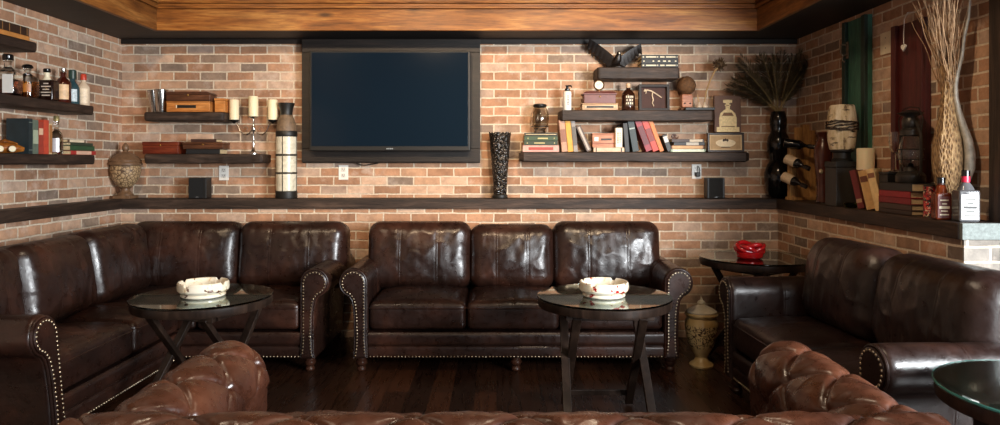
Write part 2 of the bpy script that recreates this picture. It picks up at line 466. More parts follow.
# all sofa makers work in a local frame: x along the seat, y from front to back, z up; T places it
def arm_profile():
    p = [(0, .09), (0, .2), (0, .32), (0, .42), (0, .5)]
    c, r = (.09, .555), .09
    for i in range(0, 26):
        a = math.radians(180 - i * 10)
        p.append((c[0] + r * math.cos(a), c[1] + r * math.sin(a)))
    p += [(.104, .445), (.095, .40), (.09, .34), (.088, .24), (.09, .16), (.092, .09)]
    return p
def inset(poly, d):
    n = len(poly); out = []
    for i in range(n):
        a = Vector(poly[i - 1]); b = Vector(poly[i]); c = Vector(poly[(i + 1) % n])
        t = (b - a).normalized() + (c - b).normalized()
        if t.length < 1e-6: t = (c - b)
        t.normalize()
        out.append((b.x + t.y * d, b.y - t.x * d))
    return out
def make_arm(root, T, depth, mat, seed=0, wr=.003, flare=0):
    if flare: T = T @ Matrix(((1, 0, 0, 0), (0, 1, flare, -flare * .62), (0, 0, 1, 0), (0, 0, 0, 1)))
    prof = arm_profile()
    # resample the depth and add a soft hand-made unevenness
    ys = [0, .004, .012, .03] + list(np.linspace(.07, depth - .02, 14)) + [depth]
    rows = []
    cx = sum(p[0] for p in prof) / len(prof); cz = sum(p[1] for p in prof) / len(prof)
    seam = depth * .42
    for y in ys + [seam - .012, seam - .003, seam, seam + .003, seam + .012]: pass
    ys = sorted(set(ys + [seam - .012, seam - .003, seam, seam + .003, seam + .012]))
    for y in ys:
        e = .010 * max(0, 1 - y / .012) ** 2
        s = -.004 * math.exp(-((y - seam) / .008) ** 2) + .003 * math.exp(-((y - seam) / .003) ** 2)
        ip = inset(prof, e - s)
        row = []
        for (x, z) in ip:
            d = wr * nz((x, y, z), 8, seed) * min(1, y / .05)
            row.append((x + d, y, z + d))
        rows.append(row)
    m = MB(); m.grid(rows, wrap=True)
    n = len(prof)
    m.add(rows[0], [tuple(range(n))]); m.add(rows[-1], [tuple(range(n))])
    arm = tmesh(weld(m), T).build('arm', mat, root)
    # front panel with a raised welt
    ip = inset(prof, .014)
    ip2 = inset(prof, .022)
    pm_ = MB()
    a = [(x, -.002, z) for x, z in ip]; b = [(x, -.012, z) for x, z in ip]; c = [(x, -.016, z) for x, z in ip2]
    pm_.grid([a, b, c], wrap=True); pm_.add(c, [tuple(range(n))[::-1]])
    pan = tmesh(pm_, T).build('front_panel', mat, arm)
    w = MB(); wp = inset(prof, .008)
    w.tube([(x, -.003, z) for x, z in wp], .006, 8, True)
    tmesh(w, T).build('welt', mat, arm)
    nails = MB()
    path = inset(prof, .024)
    acc = 0; last = Vector(path[0])
    step = .0195
    for p in path[1:]:
        p = Vector(p); L = (p - last).length
        while acc + L >= step:
            tt = (step - acc) / L; last = last.lerp(p, tt); L = (p - last).length; acc = 0
            nails.ball((last.x, -.0165, last.y), (.0058, .0045, .0058), 8, 5)
        acc += L; last = p
    tmesh(nails, T).build('nailhead_trim', BRASS, arm)
    return arm
def seat_cushion(root, T, x0, x1, y0, y1, z0, z1, mat, seed=0, seams=True):
    w, h, t = x1 - x0, y1 - y0, (z1 - z0) / 2
    m, ring = pillow(w - .006, h, t, .035, .055,   .62, .034, (( .0,) if seams == 1 else ()), seed, .006, 22)
    M = T @ Matrix.Translation(((x0 + x1) / 2, (y0 + y1) / 2, (z0 + z1) / 2))
    c = tmesh(m, M).build('seat_cushion', mat, root, ang=60)
    wl = MB(); wl.tube([(x * 1.004, y * 1.004, z - .004) for x, y, z in ring], .005, 6, True)
    tmesh(wl, M).build('piping', mat, c)
    return c
def back_cushion(root, T, x0, x1, yf, z0, z1, thick, lean, mat, seed=0, seams=(.32, .68), R=.085, gap=-.012, rr=.085):
    """front face roughly at y = yf (bottom); leans back by angle lean"""
    w, h = x1 - x0, z1 - z0
    ss = tuple((q - .5) * w for q in seams)
    m, ring = pillow(w - gap, h, thick / 2, R, rr, .30, .035, ss, seed, .0072, 40)
    # pad plane: a->x, b->z', c-> -y'
    ca, sa = math.cos(lean), math.sin(lean)
    M = T @ Tm((1, 0, 0), (0, sa, ca), (0, -ca, sa), loc=((x0 + x1) / 2, yf + thick / 2 + sa * h / 2, (z0 + z1) / 2))
    return tmesh(m, M).build('back_cushion', mat, root, ang=60)
def make_foot(root, T, x, y, mat=None):
    m = MB().lathe([(.018, 0), (.026, .004), (.03, .016), (.026, .026), (.021, .032), (.03, .04), (.036, .052), (.036, .064), (.03, .07), (.033, .09)], 20)
    return tmesh(m, T @ Matrix.Translation((x, y, 0))).build('foot', mat or TURNED, root)
TURNED = pm('3a2117', .3, 0, .25, 18, 0)
def base_rail(root, T, x0, x1, y, mat, ends=True):
    m = MB(); L = x1 - x0
    for z0, z1, o in ((.088, .166, 0), (.166, .248, .006)):
        xs = np.linspace(0, 1, 30); rows = []
        for q in xs:
            row = []
            for i in range(9):
                b = i / 8; bul = .014 * math.sqrt(max(0, 1 - (2 * b - 1) ** 4))
                x = x0 + L * q; z = z0 + (z1 - z0) * b
                row.append((x, y - o - bul - .003 * nz((x, 0, z), 9, 4), z))
            rows.append(row)
        m.grid(rows)
    m.box(((x0 + x1) / 2, y + .02, .168), (L, .04, .16))
    r = tmesh(m, T).build('base_rail', mat, root)
    n = MB(); c = int(L / .0215)
    for i in range(c): n.ball((x0 + L * (i + .5) / c, y - .013, .099), (.0056, .0045, .0056), 8, 5)
    tmesh(n, T).build('nailhead_trim', BRASS, r)
    return r
def block(root, T, name, x0, x1, y0, y1, z0, z1, mat, r=.02):
    return tmesh(MB().box(((x0 + x1) / 2, (y0 + y1) / 2, (z0 + z1) / 2), (x1 - x0, y1 - y0, z1 - z0), r), T).build(name, mat, root)
ID = Matrix.Identity(4)
def mirrorT(T, x): return T @ Tm((-1, 0, 0), (0, 1, 0), (0, 0, 1), loc=(x, 0, 0))
def straight_sofa(name, label, cat, loc, rz, W, D, splits, bsplits, mat, seed, ztop=.885, lean=.16, group=None, R=.085, gap=-.012, rr=.085, fw=.47):
    """origin at the middle of the front edge on the floor; arms .18 each"""
    root = thing(name, label, cat, loc, rz, group)
    h = W / 2; inn = h - .178
    make_arm(root, ID @ Matrix.Translation((inn, 0, 0)), D - .05, mat, seed)
    make_arm(root, mirrorT(ID, -inn), D - .05, mat, seed + 1)
    base_rail(root, ID, -inn + .002, inn - .002, .018, mat)
    block(root, ID, 'base_frame', -inn - .05, inn + .05, .06, D - .02, .09, .25, mat)
    block(root, ID, 'back_frame', -inn - .1, inn + .1, D - .15, D - .01, .2, ztop - .10, mat, .05)
    for i in range(len(splits) - 1):
        seat_cushion(root, ID, splits[i], splits[i + 1], .0, D - .28, .238, .438, mat, seed + i * 3)
    for i in range(len(bsplits) - 1):
        back_cushion(root, ID, bsplits[i], bsplits[i + 1], D - fw, .42, ztop + (.0 if len(bsplits) < 4 or i != 1 else -.02), .27, lean, mat, seed + 20 + i * 5, R=R, gap=gap, rr=rr)
    for x in (-inn - .05, 0, inn + .05): make_foot(root, ID, x, .05)
    for x in (-inn - .05, inn + .05): make_foot(root, ID, x, D - .08)
    return root

# centre sofa
cx0 = .117
straight_sofa('sofa', 'three-seat dark brown leather sofa against the brick wall below the television', 'sofa', (cx0, 4.25, 0), 0, 2.18, .86,
              [-.912, -.305, .27, .912], [-1.0, -.30, .27, 1.0], LEATHER, 1)
# loveseat on the right, faces the left wall
straight_sofa('loveseat', 'two-seat dark brown leather sofa along the right brick half wall', 'sofa', (1.335, 3.21, 0), -PI / 2 + .04, 1.62, .76,
              [-.632, 0, .632], [-.665, .0, .72], LEATHER_D, 40, .885, .14, R=.125, gap=.008, rr=.10, fw=.395)

# L-shaped sectional in the left corner
sec = thing('sectional_sofa', 'L-shaped dark brown leather sectional filling the left corner under the bottle shelves', 'sofa', (0, 0, 0))
TB = Matrix.Translation((0, 4.25, 0))                              # run along the back wall: x = world x
# run along the left wall: local x = world y, local y = world -x (front at X=-1.95)
TL = Tm((0, 1, 0), (-1, 0, 0), (0, 0, 1), loc=(-1.95, 0, 0))
make_arm(sec, TB @ Matrix.Translation((-1.213, 0, 0)), .80, LEATHER, 60)
make_arm(sec, mirrorT(TL, 3.045), .80, LEATHER, 61, flare=.09)
base_rail(sec, TB, -1.95, -1.215, .018, LEATHER)
base_rail(sec, TL, 3.032, 4.27, .018, LEATHER)
block(sec, TB, 'base_frame', -2.74, -1.17, .06, .84, .09, .25, LEATHER)
block(sec, TL, 'base_frame', 2.98, 4.28, .06, .80, .09, .25, LEATHER)
block(sec, TB, 'back_frame', -2.76, -1.12, .71, .85, .2, .79, LEATHER, .05)
block(sec, TL, 'back_frame', 2.93, 4.95, .68, .81, .2, .79, LEATHER, .05)
seat_cushion(sec, TB, -1.86, -1.215, 0, .58, .238, .438, LEATHER, 71)
seat_cushion(sec, TB, -2.53, -1.86, .0, .58, .238, .438, LEATHER, 72)
seat_cushion(sec, TL, 3.035, 3.72, 0, .55, .238, .438, LEATHER, 73)
seat_cushion(sec, TL, 3.72, 4.245, 0, .55, .238, .438, LEATHER, 74)
back_cushion(sec, TB, -1.77, -1.04, .39, .42, .885, .27, .16, LEATHER, 81)
back_cushion(sec, TB, -2.52, -1.77, .39, .42, .885, .27, .16, LEATHER, 82)
back_cushion(sec, TL, 4.06, 4.70, .36, .42, .885, .26, .16, LEATHER, 83)
back_cushion(sec, TL, 3.46, 4.06, .36, .42, .875, .26, .16, LEATHER, 84)
back_cushion(sec, TL, 2.90, 3.46, .36, .42, .875, .26, .16, LEATHER, 85)
for (T, x, y) in ((TB, -1.165, .05), (TB, -1.165, .76), (TL, 2.98, .05), (TL, 2.98, .74), (TL, 4.9, .74)): make_foot(sec, T, x, y)

# tufted chesterfield in front, seen from behind
def tuft(s, q, a, b, H, D):
    p = s / a + q / b; m_ = s / a - q / b
    sp, sm = abs(math.sin(PI * p)), abs(math.sin(PI * m_))
    dp = abs(p - round(p)); dm = abs(m_ - round(m_))
    hgt = H * (1 - math.exp(-dp / .045)) * (1 - math.exp(-dm / .045)) + .007 * math.sqrt(sp * sm)
    hgt -= D * math.exp(-((dp * dp + dm * dm) / .008))
    return hgt
def tufted_roll(length, a=.21, b=.20, ns=150, seed=0, r=.108, zc=.565, cap=True, q0=0.0, s0=0.0, taper=.07):
    """roll along local y (0..length), inner face +x, outer face -x"""
    prof = []
    for z in np.linspace(.36, zc, 12)[:-1]: prof.append((r * .92 + .0 * z, float(z), 1, 0))
    for i in range(91):
        an = math.radians(i * 210 / 90)
        prof.append((r * math.cos(an), zc + r * math.sin(an), math.cos(an), math.sin(an)))
    x_, z_ = prof[-1][0], prof[-1][1]
    for z in np.linspace(z_ - .012, .1, 8): prof.append((x_ + .0, float(z), -1, 0))
    # arc length
    L = [0]
    for i in range(1, len(prof)): L.append(L[-1] + math.hypot(prof[i][0] - prof[i - 1][0], prof[i][1] - prof[i - 1][1]))
    top = L[11 + 39]
    rows = []
    for i in range(ns + 1):
        s = length * i / ns
        row = []
        # rounded far end
        e = length - s
        shr = 1.0
        if cap and e < taper: shr = .55 + .45 * math.sqrt(max(0, 1 - (1 - e / taper) ** 2))
        for (x, z, nx, nzz), l in zip(prof, L):
            q = l - top + q0
            w = 1.0
            if z < .42 and nx < 0: w = 0
            if cap: w *= min(1, e / .06)
            d = tuft(s + s0, q, a, b, .013, .008) * w + .012 * (1 - w)
            d += .003 * nz((x, s, z), 6, seed) + .0018 * nz((x, s, z), 26, seed) + .0016 * max(0, 1 - 3 * abs(nz((x, s, z), 17, seed + 4)))
            px, pz = x + nx * d, z + nzz * d
            if shr < 1:
                px *= shr; pz = zc - .12 + (pz - zc + .12) * (1 - (1 - shr) * .35) if pz > zc - .12 else pz
            row.append((px, s, pz))
        rows.append(row)
    m = MB(); m.grid(rows)
    n = len(rows[0])
    m.add(rows[-1], [tuple(range(n))]); m.add(rows[0], [tuple(range(n))])
    # buttons sit in the dimples
    btn = MB()
    for i in range(-4, 30):
        for j in range(-4, 30):
            s = (i + j) / 2 * a - s0; q = (i - j) / 2 * b
            l = q + top - q0
            if s < .02 or s > length - .05 or l < .02 or l > L[-12]: continue
            t = min(range(len(L)), key=lambda u: abs(L[u] - l))
            x, z, nx, nzz = prof[t]
            btn.ball((x - nx * .022, s, z - nzz * .022), .0095, 10, 6)
    return m, btn
ch = thing('chesterfield_sofa', 'tufted reddish-brown leather chesterfield sofa in front, seen from behind', 'sofa', (.025, 1.52, 0))
LEATHER_B = pm('33190f', .6, 0, .2, 60, .1)
def tufted_part(name, mm, T):
    o = tmesh(mm[0], T).build(name, LEATHER_R, ch, ang=70)
    tmesh(mm[1], T).build('tuft_button', LEATHER_B, o)
    return o
Tr = Tm((0, 1, 0), (1, 0, 0), (0, 0, 1), loc=(-1.04, .115, 0))      # back roll: local y = world x, inner face = +y
tufted_part('back', tufted_roll(2.07, .27, .24, 420, 5, r=.115, cap=False, q0=.03), Tr)
TaL = Tm((1, 0, 0), (0, 1, 0), (0, 0, 1), loc=(-.932, .0, 0))
tufted_part('arm', tufted_roll(.88, .25, .23, 230, 6, r=.118, zc=.556, s0=.08), TaL)
TaR = Tm((-1, 0, 0), (0, 1, 0), (0, 0, 1), loc=(.962, .0, 0))
tufted_part('arm', tufted_roll(.88, .25, .23, 230, 7, r=.118, zc=.556, s0=.03), TaR)
block(ch, ID, 'base_frame', -.99, 1.0, .03, .86, .08, .27, LEATHER_R, .02)
for i in range(3): seat_cushion(ch, ID, -.78 + i * .525, -.78 + (i + 1) * .525, .24, .85, .27, .45, LEATHER_R, 90 + i)
for x in (-.94, .95):
    for y in (.07, .8): make_foot(ch, ID, x, y)

# ------------------------------------------------------------------ side tables
def glass_top_mat():
    t = NT('table_glass'); t.col(hexc('c9e6e0')); t.set(Roughness=.015, Transmission_Weight=1.0, IOR=1.62)
    return t.mat
TGLASS = glass_top_mat()
def glass_edge_mat():
    t = NT('table_glass_edge'); t.col(hexc('a5d3c9')); t.set(Roughness=.05, Transmission_Weight=1.0, IOR=1.5)
    return t.mat
TEDGE = glass_edge_mat()
def glass_edge_lit():  # brighter copy of the glass edge: strong light put into its teal
    t = NT('lit_teal_glass_edge'); t.col(hexc('58b3ab')); t.set(Roughness=.12, Transmission_Weight=.5, IOR=1.5)
    return t.mat
TEDGE_LIT = glass_edge_lit()
def side_table(name, label, loc, rz, h=.635, r=.331, group=None, edge=None):
    t = thing(name, label, 'table', loc, rz, group)
    zt = h - .009
    MB().lathe([(0, zt - .046), (r - .02, zt - .046), (r - .004, zt - .042), (r, zt - .03), (r, zt - .004), (r - .004, zt), (0, zt)], 72).build('table_top', TABLEW, t)
    gm = MB().lathe([(0, zt + .0004), (r + .002, zt + .0004), (r + .004, zt + .0025), (r + .004, zt + .0075), (r + .002, zt + .009), (0, zt + .009)], 72)
    k6 = 5
    gm.m = [1 if (i % k6) in (1, 2, 3) else 0 for i in range(len(gm.f))]
    gm.build('glass_top', [TGLASS, edge or TEDGE], t, ang=12)
    m = MB()
    for y in (-.17, .17): m.box((0, y, zt - .061), (.42, .045, .03), .003)
    for x in (-.19, .19): m.box((x, 0, zt - .061), (.04, .34, .03), .003)
    m.build('apron', TABLEW, t)
    for sx in (-1, 1):
        x = .187 * sx
        MB().bar((x + .016 * sx, -.25, 0.012), (x - .0 * sx, .19, zt - .062), .026, .042).build('leg', TABLEW, t)
        MB().bar((x - .016 * sx, .25, 0.012), (x - .03 * sx, -.19, zt - .062), .026, .042).build('leg', TABLEW, t)
    MB().bar((-.171, .222, .075), (.171, .222, .075), .03, .022).build('stretcher', TABLEW, t)
    MB().bar((-.19, -.222, .075), (.19, -.222, .075), .03, .022).build('stretcher', TABLEW, t)
    return t
GT = 'round glass-topped side tables'
side_table('side_table', 'round glass-topped dark side table in front of the sectional sofa', (-1.468, 3.45, 0), math.radians(-17), group=GT)
side_table('side_table', 'round glass-topped dark side table in front of the three-seat sofa', (.535, 3.45, 0), 0, group=GT)
side_table('side_table', 'round glass-topped dark side table cut by the right edge of the photo', (1.65, 1.99, 0), math.radians(-25), group=GT, edge=TEDGE_LIT)
side_table('side_table', 'round dark side table in the corner holding a red bowl', (1.70, 4.52, 0), math.radians(35), h=.68, r=.362, group=GT)

def pot_noise_mat(name, base, dark, scale, thr=.5, rough=.3, dist=1.5):
    t = NT(name); v = t.mapping()
    f = t.noise(v, scale, 3, .5, dist)
    c = t.ramp(f, [(thr, hexc(base)), (thr + .05, hexc(dark))])
    t.col(c); t.set(Roughness=rough); return t.mat
# ashtrays
def ash_mat(name, accent, thr):
    t = NT(name); v = t.mapping()
    f = t.noise(v, 16, 4, .6, .6); g = t.noise(v, 22, 2, .5, 1.2)
    c = t.ramp(f, [(.40, hexc('efe6d2')), (.62, hexc('e9dcc0')), (.72, hexc('c89a5e'))])
    c = t.mix(c, hexc(accent), t.ramp(g, [(thr, (0, 0, 0)), (thr + .03, (1, 1, 1))]))
    t.col(c); t.set(Roughness=.2, Coat_Weight=.4); return t.mat
def ashtray(label, loc, rz, mat, r=.122):
    t = thing('ashtray', label, 'ashtray', loc, rz, 'ceramic ashtrays on the side tables')
    m = MB(); n = 192; rows = []
    prof = [(.0, .004), (.80, 0), (.86, .006), (.86, .012), (.80, .016), (.9, .022), (.985, .034), (1.0, .05), (.985, .068), (.95, .074), (.9, .072), (.84, .05), (.76, .03), (.5, .024), (0, .024)]
    for i in range(n):
        a = 2 * PI * i / n
        notch = 0
        for q in range(4):
            d = (a - (PI / 4 + q * PI / 2) + PI) % (2 * PI) - PI
            notch += math.exp(-(d / .10) ** 6)
        rows.append([(rr * r * math.cos(a), rr * r * math.sin(a), z - (notch * .012 if z > .045 else 0)) for rr, z in prof])
    rows.append(rows[0]); m.grid(rows)
    weld(m).build('bowl', mat, t, ang=28)
    b = MB()
    rnd = random.Random(3)
    for q in range(3):
        a = rnd.random() * 6; b.ball((.04 * math.cos(a), .04 * math.sin(a), .034), (.022, .014, .01), 10, 6)
    b.build('ash', pm('5a4636', .9, 0, .4, 80, .5), t)
    return t
ashtray('cream ceramic ashtray with brown marks on the table by the sectional', (-1.455, 3.42, .6365), .5, ash_mat('ashtray_brown', '5a2a16', .64))
ashtray('cream ceramic ashtray painted with red flowers on the centre table', (.53, 3.42, .6365), .2, ash_mat('ashtray_red', 'a01c14', .62))
# red bowl in the corner
t = thing('red_bowl', 'shiny red twisted bowl on the dark corner table', 'bowl', (1.625, 4.44, .6815))
t.scale = (.88, .88, .95)
RED = pm('a30f14', .15, 0, .25, 14, 0, .6, .6)
MB().lathe([(0, 0), (.08, 0), (.095, .012), (.1, .04), (.085, .05), (.07, .02), (0, .012)], 40).build('bowl', RED, t)
for q in range(3):
    P = []
    for i in range(60):
        a = 2 * PI * i / 60
        P.append(((.088 + .012 * math.cos(3 * a + q * 2.1)) * math.cos(a), (.088 + .012 * math.cos(3 * a + q * 2.1)) * math.sin(a), .062 + .022 * math.sin(2 * a + q * 2.1) + q * .008))
    MB().tube(P, .016, 10, True).build('rim_coil', RED, t)
# lidded urn on the floor
def floral_mat(name, base, accent, dark, sc=22):
    t = NT(name); v = t.mapping()
    g = t.noise(v, sc, 2, .5, 2.2)
    c = t.ramp(g, [(.44, hexc(base)), (.47, hexc(dark)), (.53, hexc(dark)), (.56, hexc(base))])
    s = t.new('ShaderNodeSeparateXYZ'); t.link(t.tc.outputs['Object'], s.inputs[0])
    band = t.ramp(t.math('MULTIPLY', s.outputs[2], 2.0), [(.24, (0, 0, 0)), (.26, (1, 1, 1)), (.52, (1, 1, 1)), (.54, (0, 0, 0))])
    plain = t.ramp(t.noise(v, 12, 4), [(.35, hexc(base)), (.65, hexc(accent))])
    t.col(t.mix(plain, c, band)); t.set(Roughness=.3, Coat_Weight=.3); return t.mat
t = thing('lidded_urn', 'cream lidded urn with dark scrollwork standing on the floor', 'urn', (1.30, 4.40, 0))
t.location.x = 1.303
UR = floral_mat('urn_floral', 'd9bd88', 'c09a5c', '44200f', 17)
MB().lathe([(0, 0), (.072, 0), (.076, .012), (.066, .024), (.046, .036), (.036, .06), (.05, .085), (.076, .13), (.094, .19), (.103, .25), (.103, .275), (.094, .30), (.088, .312), (.1, .322), (.104, .332), (.096, .342), (.09, .342)], 48).build('body', UR, t)
lid = MB().lathe([(.094, .343), (.096, .35), (.075, .366), (.05, .378), (.028, .386), (.02, .393), (.026, .402), (.022, .412), (.008, .422), (.004, .436), (0, .44)], 40).build('lid', pm('e2d6ba', .35, 0, .15, 20, .1), t)

# ------------------------------------------------------------------ television
t = thing('wall_mounted_tv', 'large black flat-screen television on the brick wall', 'television', (-.798, 5.135, 1.755))
MB().box((0, .03, 0), (1.196, .055, .746), .008).build('bezel', PLASTIC, t)
def screen_mat():
    m = NT('screen_glass'); m.col(hexc('101c27')); m.set(Roughness=.1, Specular_IOR_Level=.18); return m.mat
MB().box((0, .0015, .012), (1.166, .006, .698), .001).build('screen', screen_mat(), t)
lg = MB()
for i, w in enumerate((.010, .008, .010, .008)): lg.box((-.02 + i * .013, .001, -.356), (w, .004, .009), .001)
lg.build('logo', pm('9aa0a4', .4, .5, 0, 10, 0), t)
PANELW = wood_mat('panel_wood', '100c0a', '1a1411', '261d18', 0, 10, 5, .5, .4)
t = thing('tv_backing_panel', 'dark wooden backing panel framing the television', 'panel', (-.803, 5.298, 1.29))
MB().box((0, -.03, .475), (1.35, .058, .945), .006).build('board', PANELW, t)
f = MB()
for (x, z, w, h) in ((0, .06, 1.352, .1), (0, .89, 1.352, .1), (-.635, .475, .08, .73), (.635, .475, .08, .73)): f.box((x, -.066, z), (w, .022, h), .004)
f.build('frame', PANELW, t)

# ------------------------------------------------------------------ shelves
def live_shelf(name, label, x0, x1, z0, z1, T, depth=.2, seed=0, mat=None, group='dark timber wall shelves'):
    """T: local x along the wall, local y toward the wall (front at 0)"""
    L = x1 - x0; xs = np.linspace(0, L, 60); T = T @ Matrix.Translation((x0, 0, 0))
    rows = []
    for x in xs:
        e = min(x, L - x); rr = .02 * max(0, 1 - e / .02) ** 2
        wv = .006 * nz((x, 0, 0), 6, seed); wz = .004 * nz((x, 1, 0), 9, seed)
        zb = z0 + wz + rr * .5; zt = z1 - rr * .3
        wt = .003 * nz((x, 2, 0), 25, seed); zt2 = z1 - rr * .3
        ring = [(x, depth, zt2), (x, .008 + wv + rr, zt2), (x, .001 + wv + rr, zt2 - .006), (x, wv + rr + wt, (zt + zb) / 2 + .004), (x, .003 + wv + rr + wt, zb + .007), (x, .012 + wv + rr, zb), (x, depth, zb)]
        rows.append(ring)
    m = MB(); m.grid(rows, wrap=True); n = 7
    m.add(rows[0], [tuple(range(n))]); m.add(rows[-1], [tuple(range(n))])
    m = tmesh(weld(m), T)
    o = m.build(name, mat or DARKW_X, ang=26)
    return tag(o, label, 'shelf', group)
def TBk(front): return Matrix.Translation((0, front, 0))
live_shelf('wall_shelf', 'dark timber shelf with cocktail cups and cigar box, left of the television', 0, .598, 1.603, 1.67, Matrix.Translation((-2.616, 5.1, 0)), .199, 1)
live_shelf('wall_shelf', 'dark timber shelf carrying the candelabra, left of the television', 0, .879, 1.288, 1.359, Matrix.Translation((-2.616, 5.1, 0)), .199, 2)
live_shelf('wall_shelf', 'short dark timber shelf under the black eagle, highest on the back wall', 0, .613, 1.913, 2.002, Matrix.Translation((.74, 5.1, 0)), .199, 3)
live_shelf('wall_shelf', 'dark timber shelf with clock and twig picture, below the eagle shelf', 0, 1.14, 1.603, 1.684, Matrix.Translation((.466, 5.1, 0)), .199, 4)
live_shelf('wall_shelf', 'long dark timber shelf of books, lowest right of the television', 0, 1.70, 1.30, 1.374, Matrix.Translation((.17, 5.1, 0)), .199, 5)
TLw = Tm((0, 1, 0), (-1, 0, 0), (0, 0, 1), loc=(-2.68, 0, 0))
live_shelf('wall_shelf', 'dark timber shelf of books, lowest on the left wall', 3.3, 4.61, 1.285, 1.346, TLw, .199, 6, DARKW_Y)
live_shelf('wall_shelf', 'dark timber shelf of liquor bottles on the left wall', 3.3, 4.61, 1.613, 1.672, TLw, .199, 7, DARKW_Y)
live_shelf('wall_shelf', 'dark timber shelf, highest on the left wall', 3.2, 4.03, 1.935, 1.995, TLw, .199, 8, DARKW_Y)
# ------------------------------------------------------------------ books
SPB = 5.19                      # depth of the things on the back wall shelves
def bX(px, d=SPB): return X_(px, d)
S_TOP, S_MID, S_LOW = 2.0025, 1.6845, 1.3745          # tops of the right shelves
L_UP, L_LOW = 1.6705, 1.3595                           # tops of the left shelves on the back wall
W_LOW, W_MID, W_UP = 1.3465, 1.6725, 1.9955            # tops of the left wall shelves
LED = 1.0275
def book(label, group, pos, size, cover, lie=False, rz=0, lean=0, bands=None, pages=None, cat='book'):
    """size = (thickness, height, width). upright: spine to local -y, pivot at the lower corner it leans on.
    lying: spine to local -y, thickness up, height along local x"""
    t_, h, w = size
    x0 = 0
    rot = Matrix.Rotation(rz, 4, 'Z') @ Matrix.Rotation(lean, 4, 'Y')
    o = thing('book', label, cat, pos, group=group, rot=rot.to_euler())
    # build upright with thickness along x, pivot handled by shifting x
    sh = 0 if lean == 0 else (t_ / 2 if lean < 0 else -t_ / 2)
    def P(c, d):
        c = (c[0] + sh, c[1], c[2])
        if lie: return (c[2] - h / 2, c[1], c[0] + t_ / 2), (d[2], d[1], d[0])
        return c, d
    cm = pm(cover, .5, 0, .18, 30, .12); bd = min(.0035, t_ * .12)
    m = MB()
    for sgn in (-1, 1):
        c, d = P((sgn * (t_ / 2 - bd / 2), w / 2, h / 2), (bd, w, h)); m.box(c, d, bd * .3)
    c, d = P((0, bd * .6, h / 2), (t_, bd * 1.2, h)); m.box(c, d, bd * .45)
    m.build('cover', cm, o)
    c, d = P((0, w / 2, h / 2), (t_ - 2.02 * bd, w - .008, h - .006)); MB().box(c, d).build('page_block', pages or PAGES, o)
    if bands:
        bm_ = MB()
        for (z0, z1) in bands[1]:
            c, d = P((0, -.0004, h * (z0 + z1) / 2), (t_ * (bands[2] if len(bands) > 2 else .86), .0016, h * (z1 - z0))); bm_.box(c, d)
        bm_.build('spine_lettering', pm(bands[0], .5, 0, .1, 40, 0), o)
    return o
GOLDB = ('b59a5e', [(.12, .14), (.3, .33), (.42, .6), (.7, .72), (.86, .88)])
PALEB = ('d8cdb4', [(.15, .3), (.5, .8)])
g = 'books stacked below the storm jar'
x = bX(541)
book('pale pink and red book, bottom of the stack under the glass jar', g, (x - .005, 5.125, S_LOW), (.05, .27, .15), 'c7978a', True, bands=('a03a30', [(.16, .84)], .42))
book('dark green book, second from the bottom under the glass jar', g, (x - .005, 5.13, S_LOW + .0506), (.032, .25, .15), '27341f', True, bands=('a89a68', [(.08, .11), (.3, .62), (.89, .92)], .3))
book('green book, third from the bottom under the glass jar', g, (x - .003, 5.13, S_LOW + .0832), (.036, .25, .15), '2f4428', True, bands=('b5a66e', [(.1, .12), (.4, .7), (.88, .9)], .28))
book('black book, topmost of the stack under the glass jar', g, (x - .003, 5.135, S_LOW + .1198), (.022, .245, .145), '1b1813', True, bands=('c9b68a', [(.03, .97)], .18))
g = 'upright books on the lowest right shelf'
def upr(label, px, w_px, h, cover, lean=0, bands=None, y=5.14, z=S_LOW, grp=g, wd=.14):
    t_ = w_px / 133
    return book(label, grp, (bX(px), y, z), (t_, h, wd), cover, False, 0, lean, bands)
upr('pinkish tan upright book beside the green stacked books', 561.3, 5.8, .24, 'b98a70', -.10, ('8a5a44', [(.3, .7)]))
upr('bright yellow upright book between tan and grey books', 567.4, 5.4, .245, 'd9982f', -.10)
upr('grey upright book to the right of the yellow one', 573.1, 4.2, .235, '8f8680', -.10, ('5d5650', [(.2, .8)]))
upr('dark slim book leaning steeply beside the grey book', 586.2, 5.0, .205, '5d4c42', -.42, ('b5a698', [(.05, .95)], .4))
upr('black upright book right of the cream box', 624, 4.4, .215, '1d1c1b', -.08, None)
upr('dark teal book leaning right of the black one', 631.5, 6.4, .235, '1f2b2c', -.17, ('9aa6a0', [(.72, .76)]))
upr('crimson book leaning at the left of three red books', 644.9, 6.2, .245, '8f2430', -.36, ('5c1219', [(.2, .8)]))
upr('vermilion book leaning between crimson and orange books', 651.8, 6.0, .255, 'bf3a26', -.36, ('7a1d12', [(.3, .7)]))
upr('orange book leaning at the right of three red books', 658.5, 4.2, .25, 'cf7328', -.36, None)
upr('small black and white book leaning beside the orange one', 666.3, 4.6, .13, '2c2a29', -.34, ('d8d2c8', [(.55, .9)]))
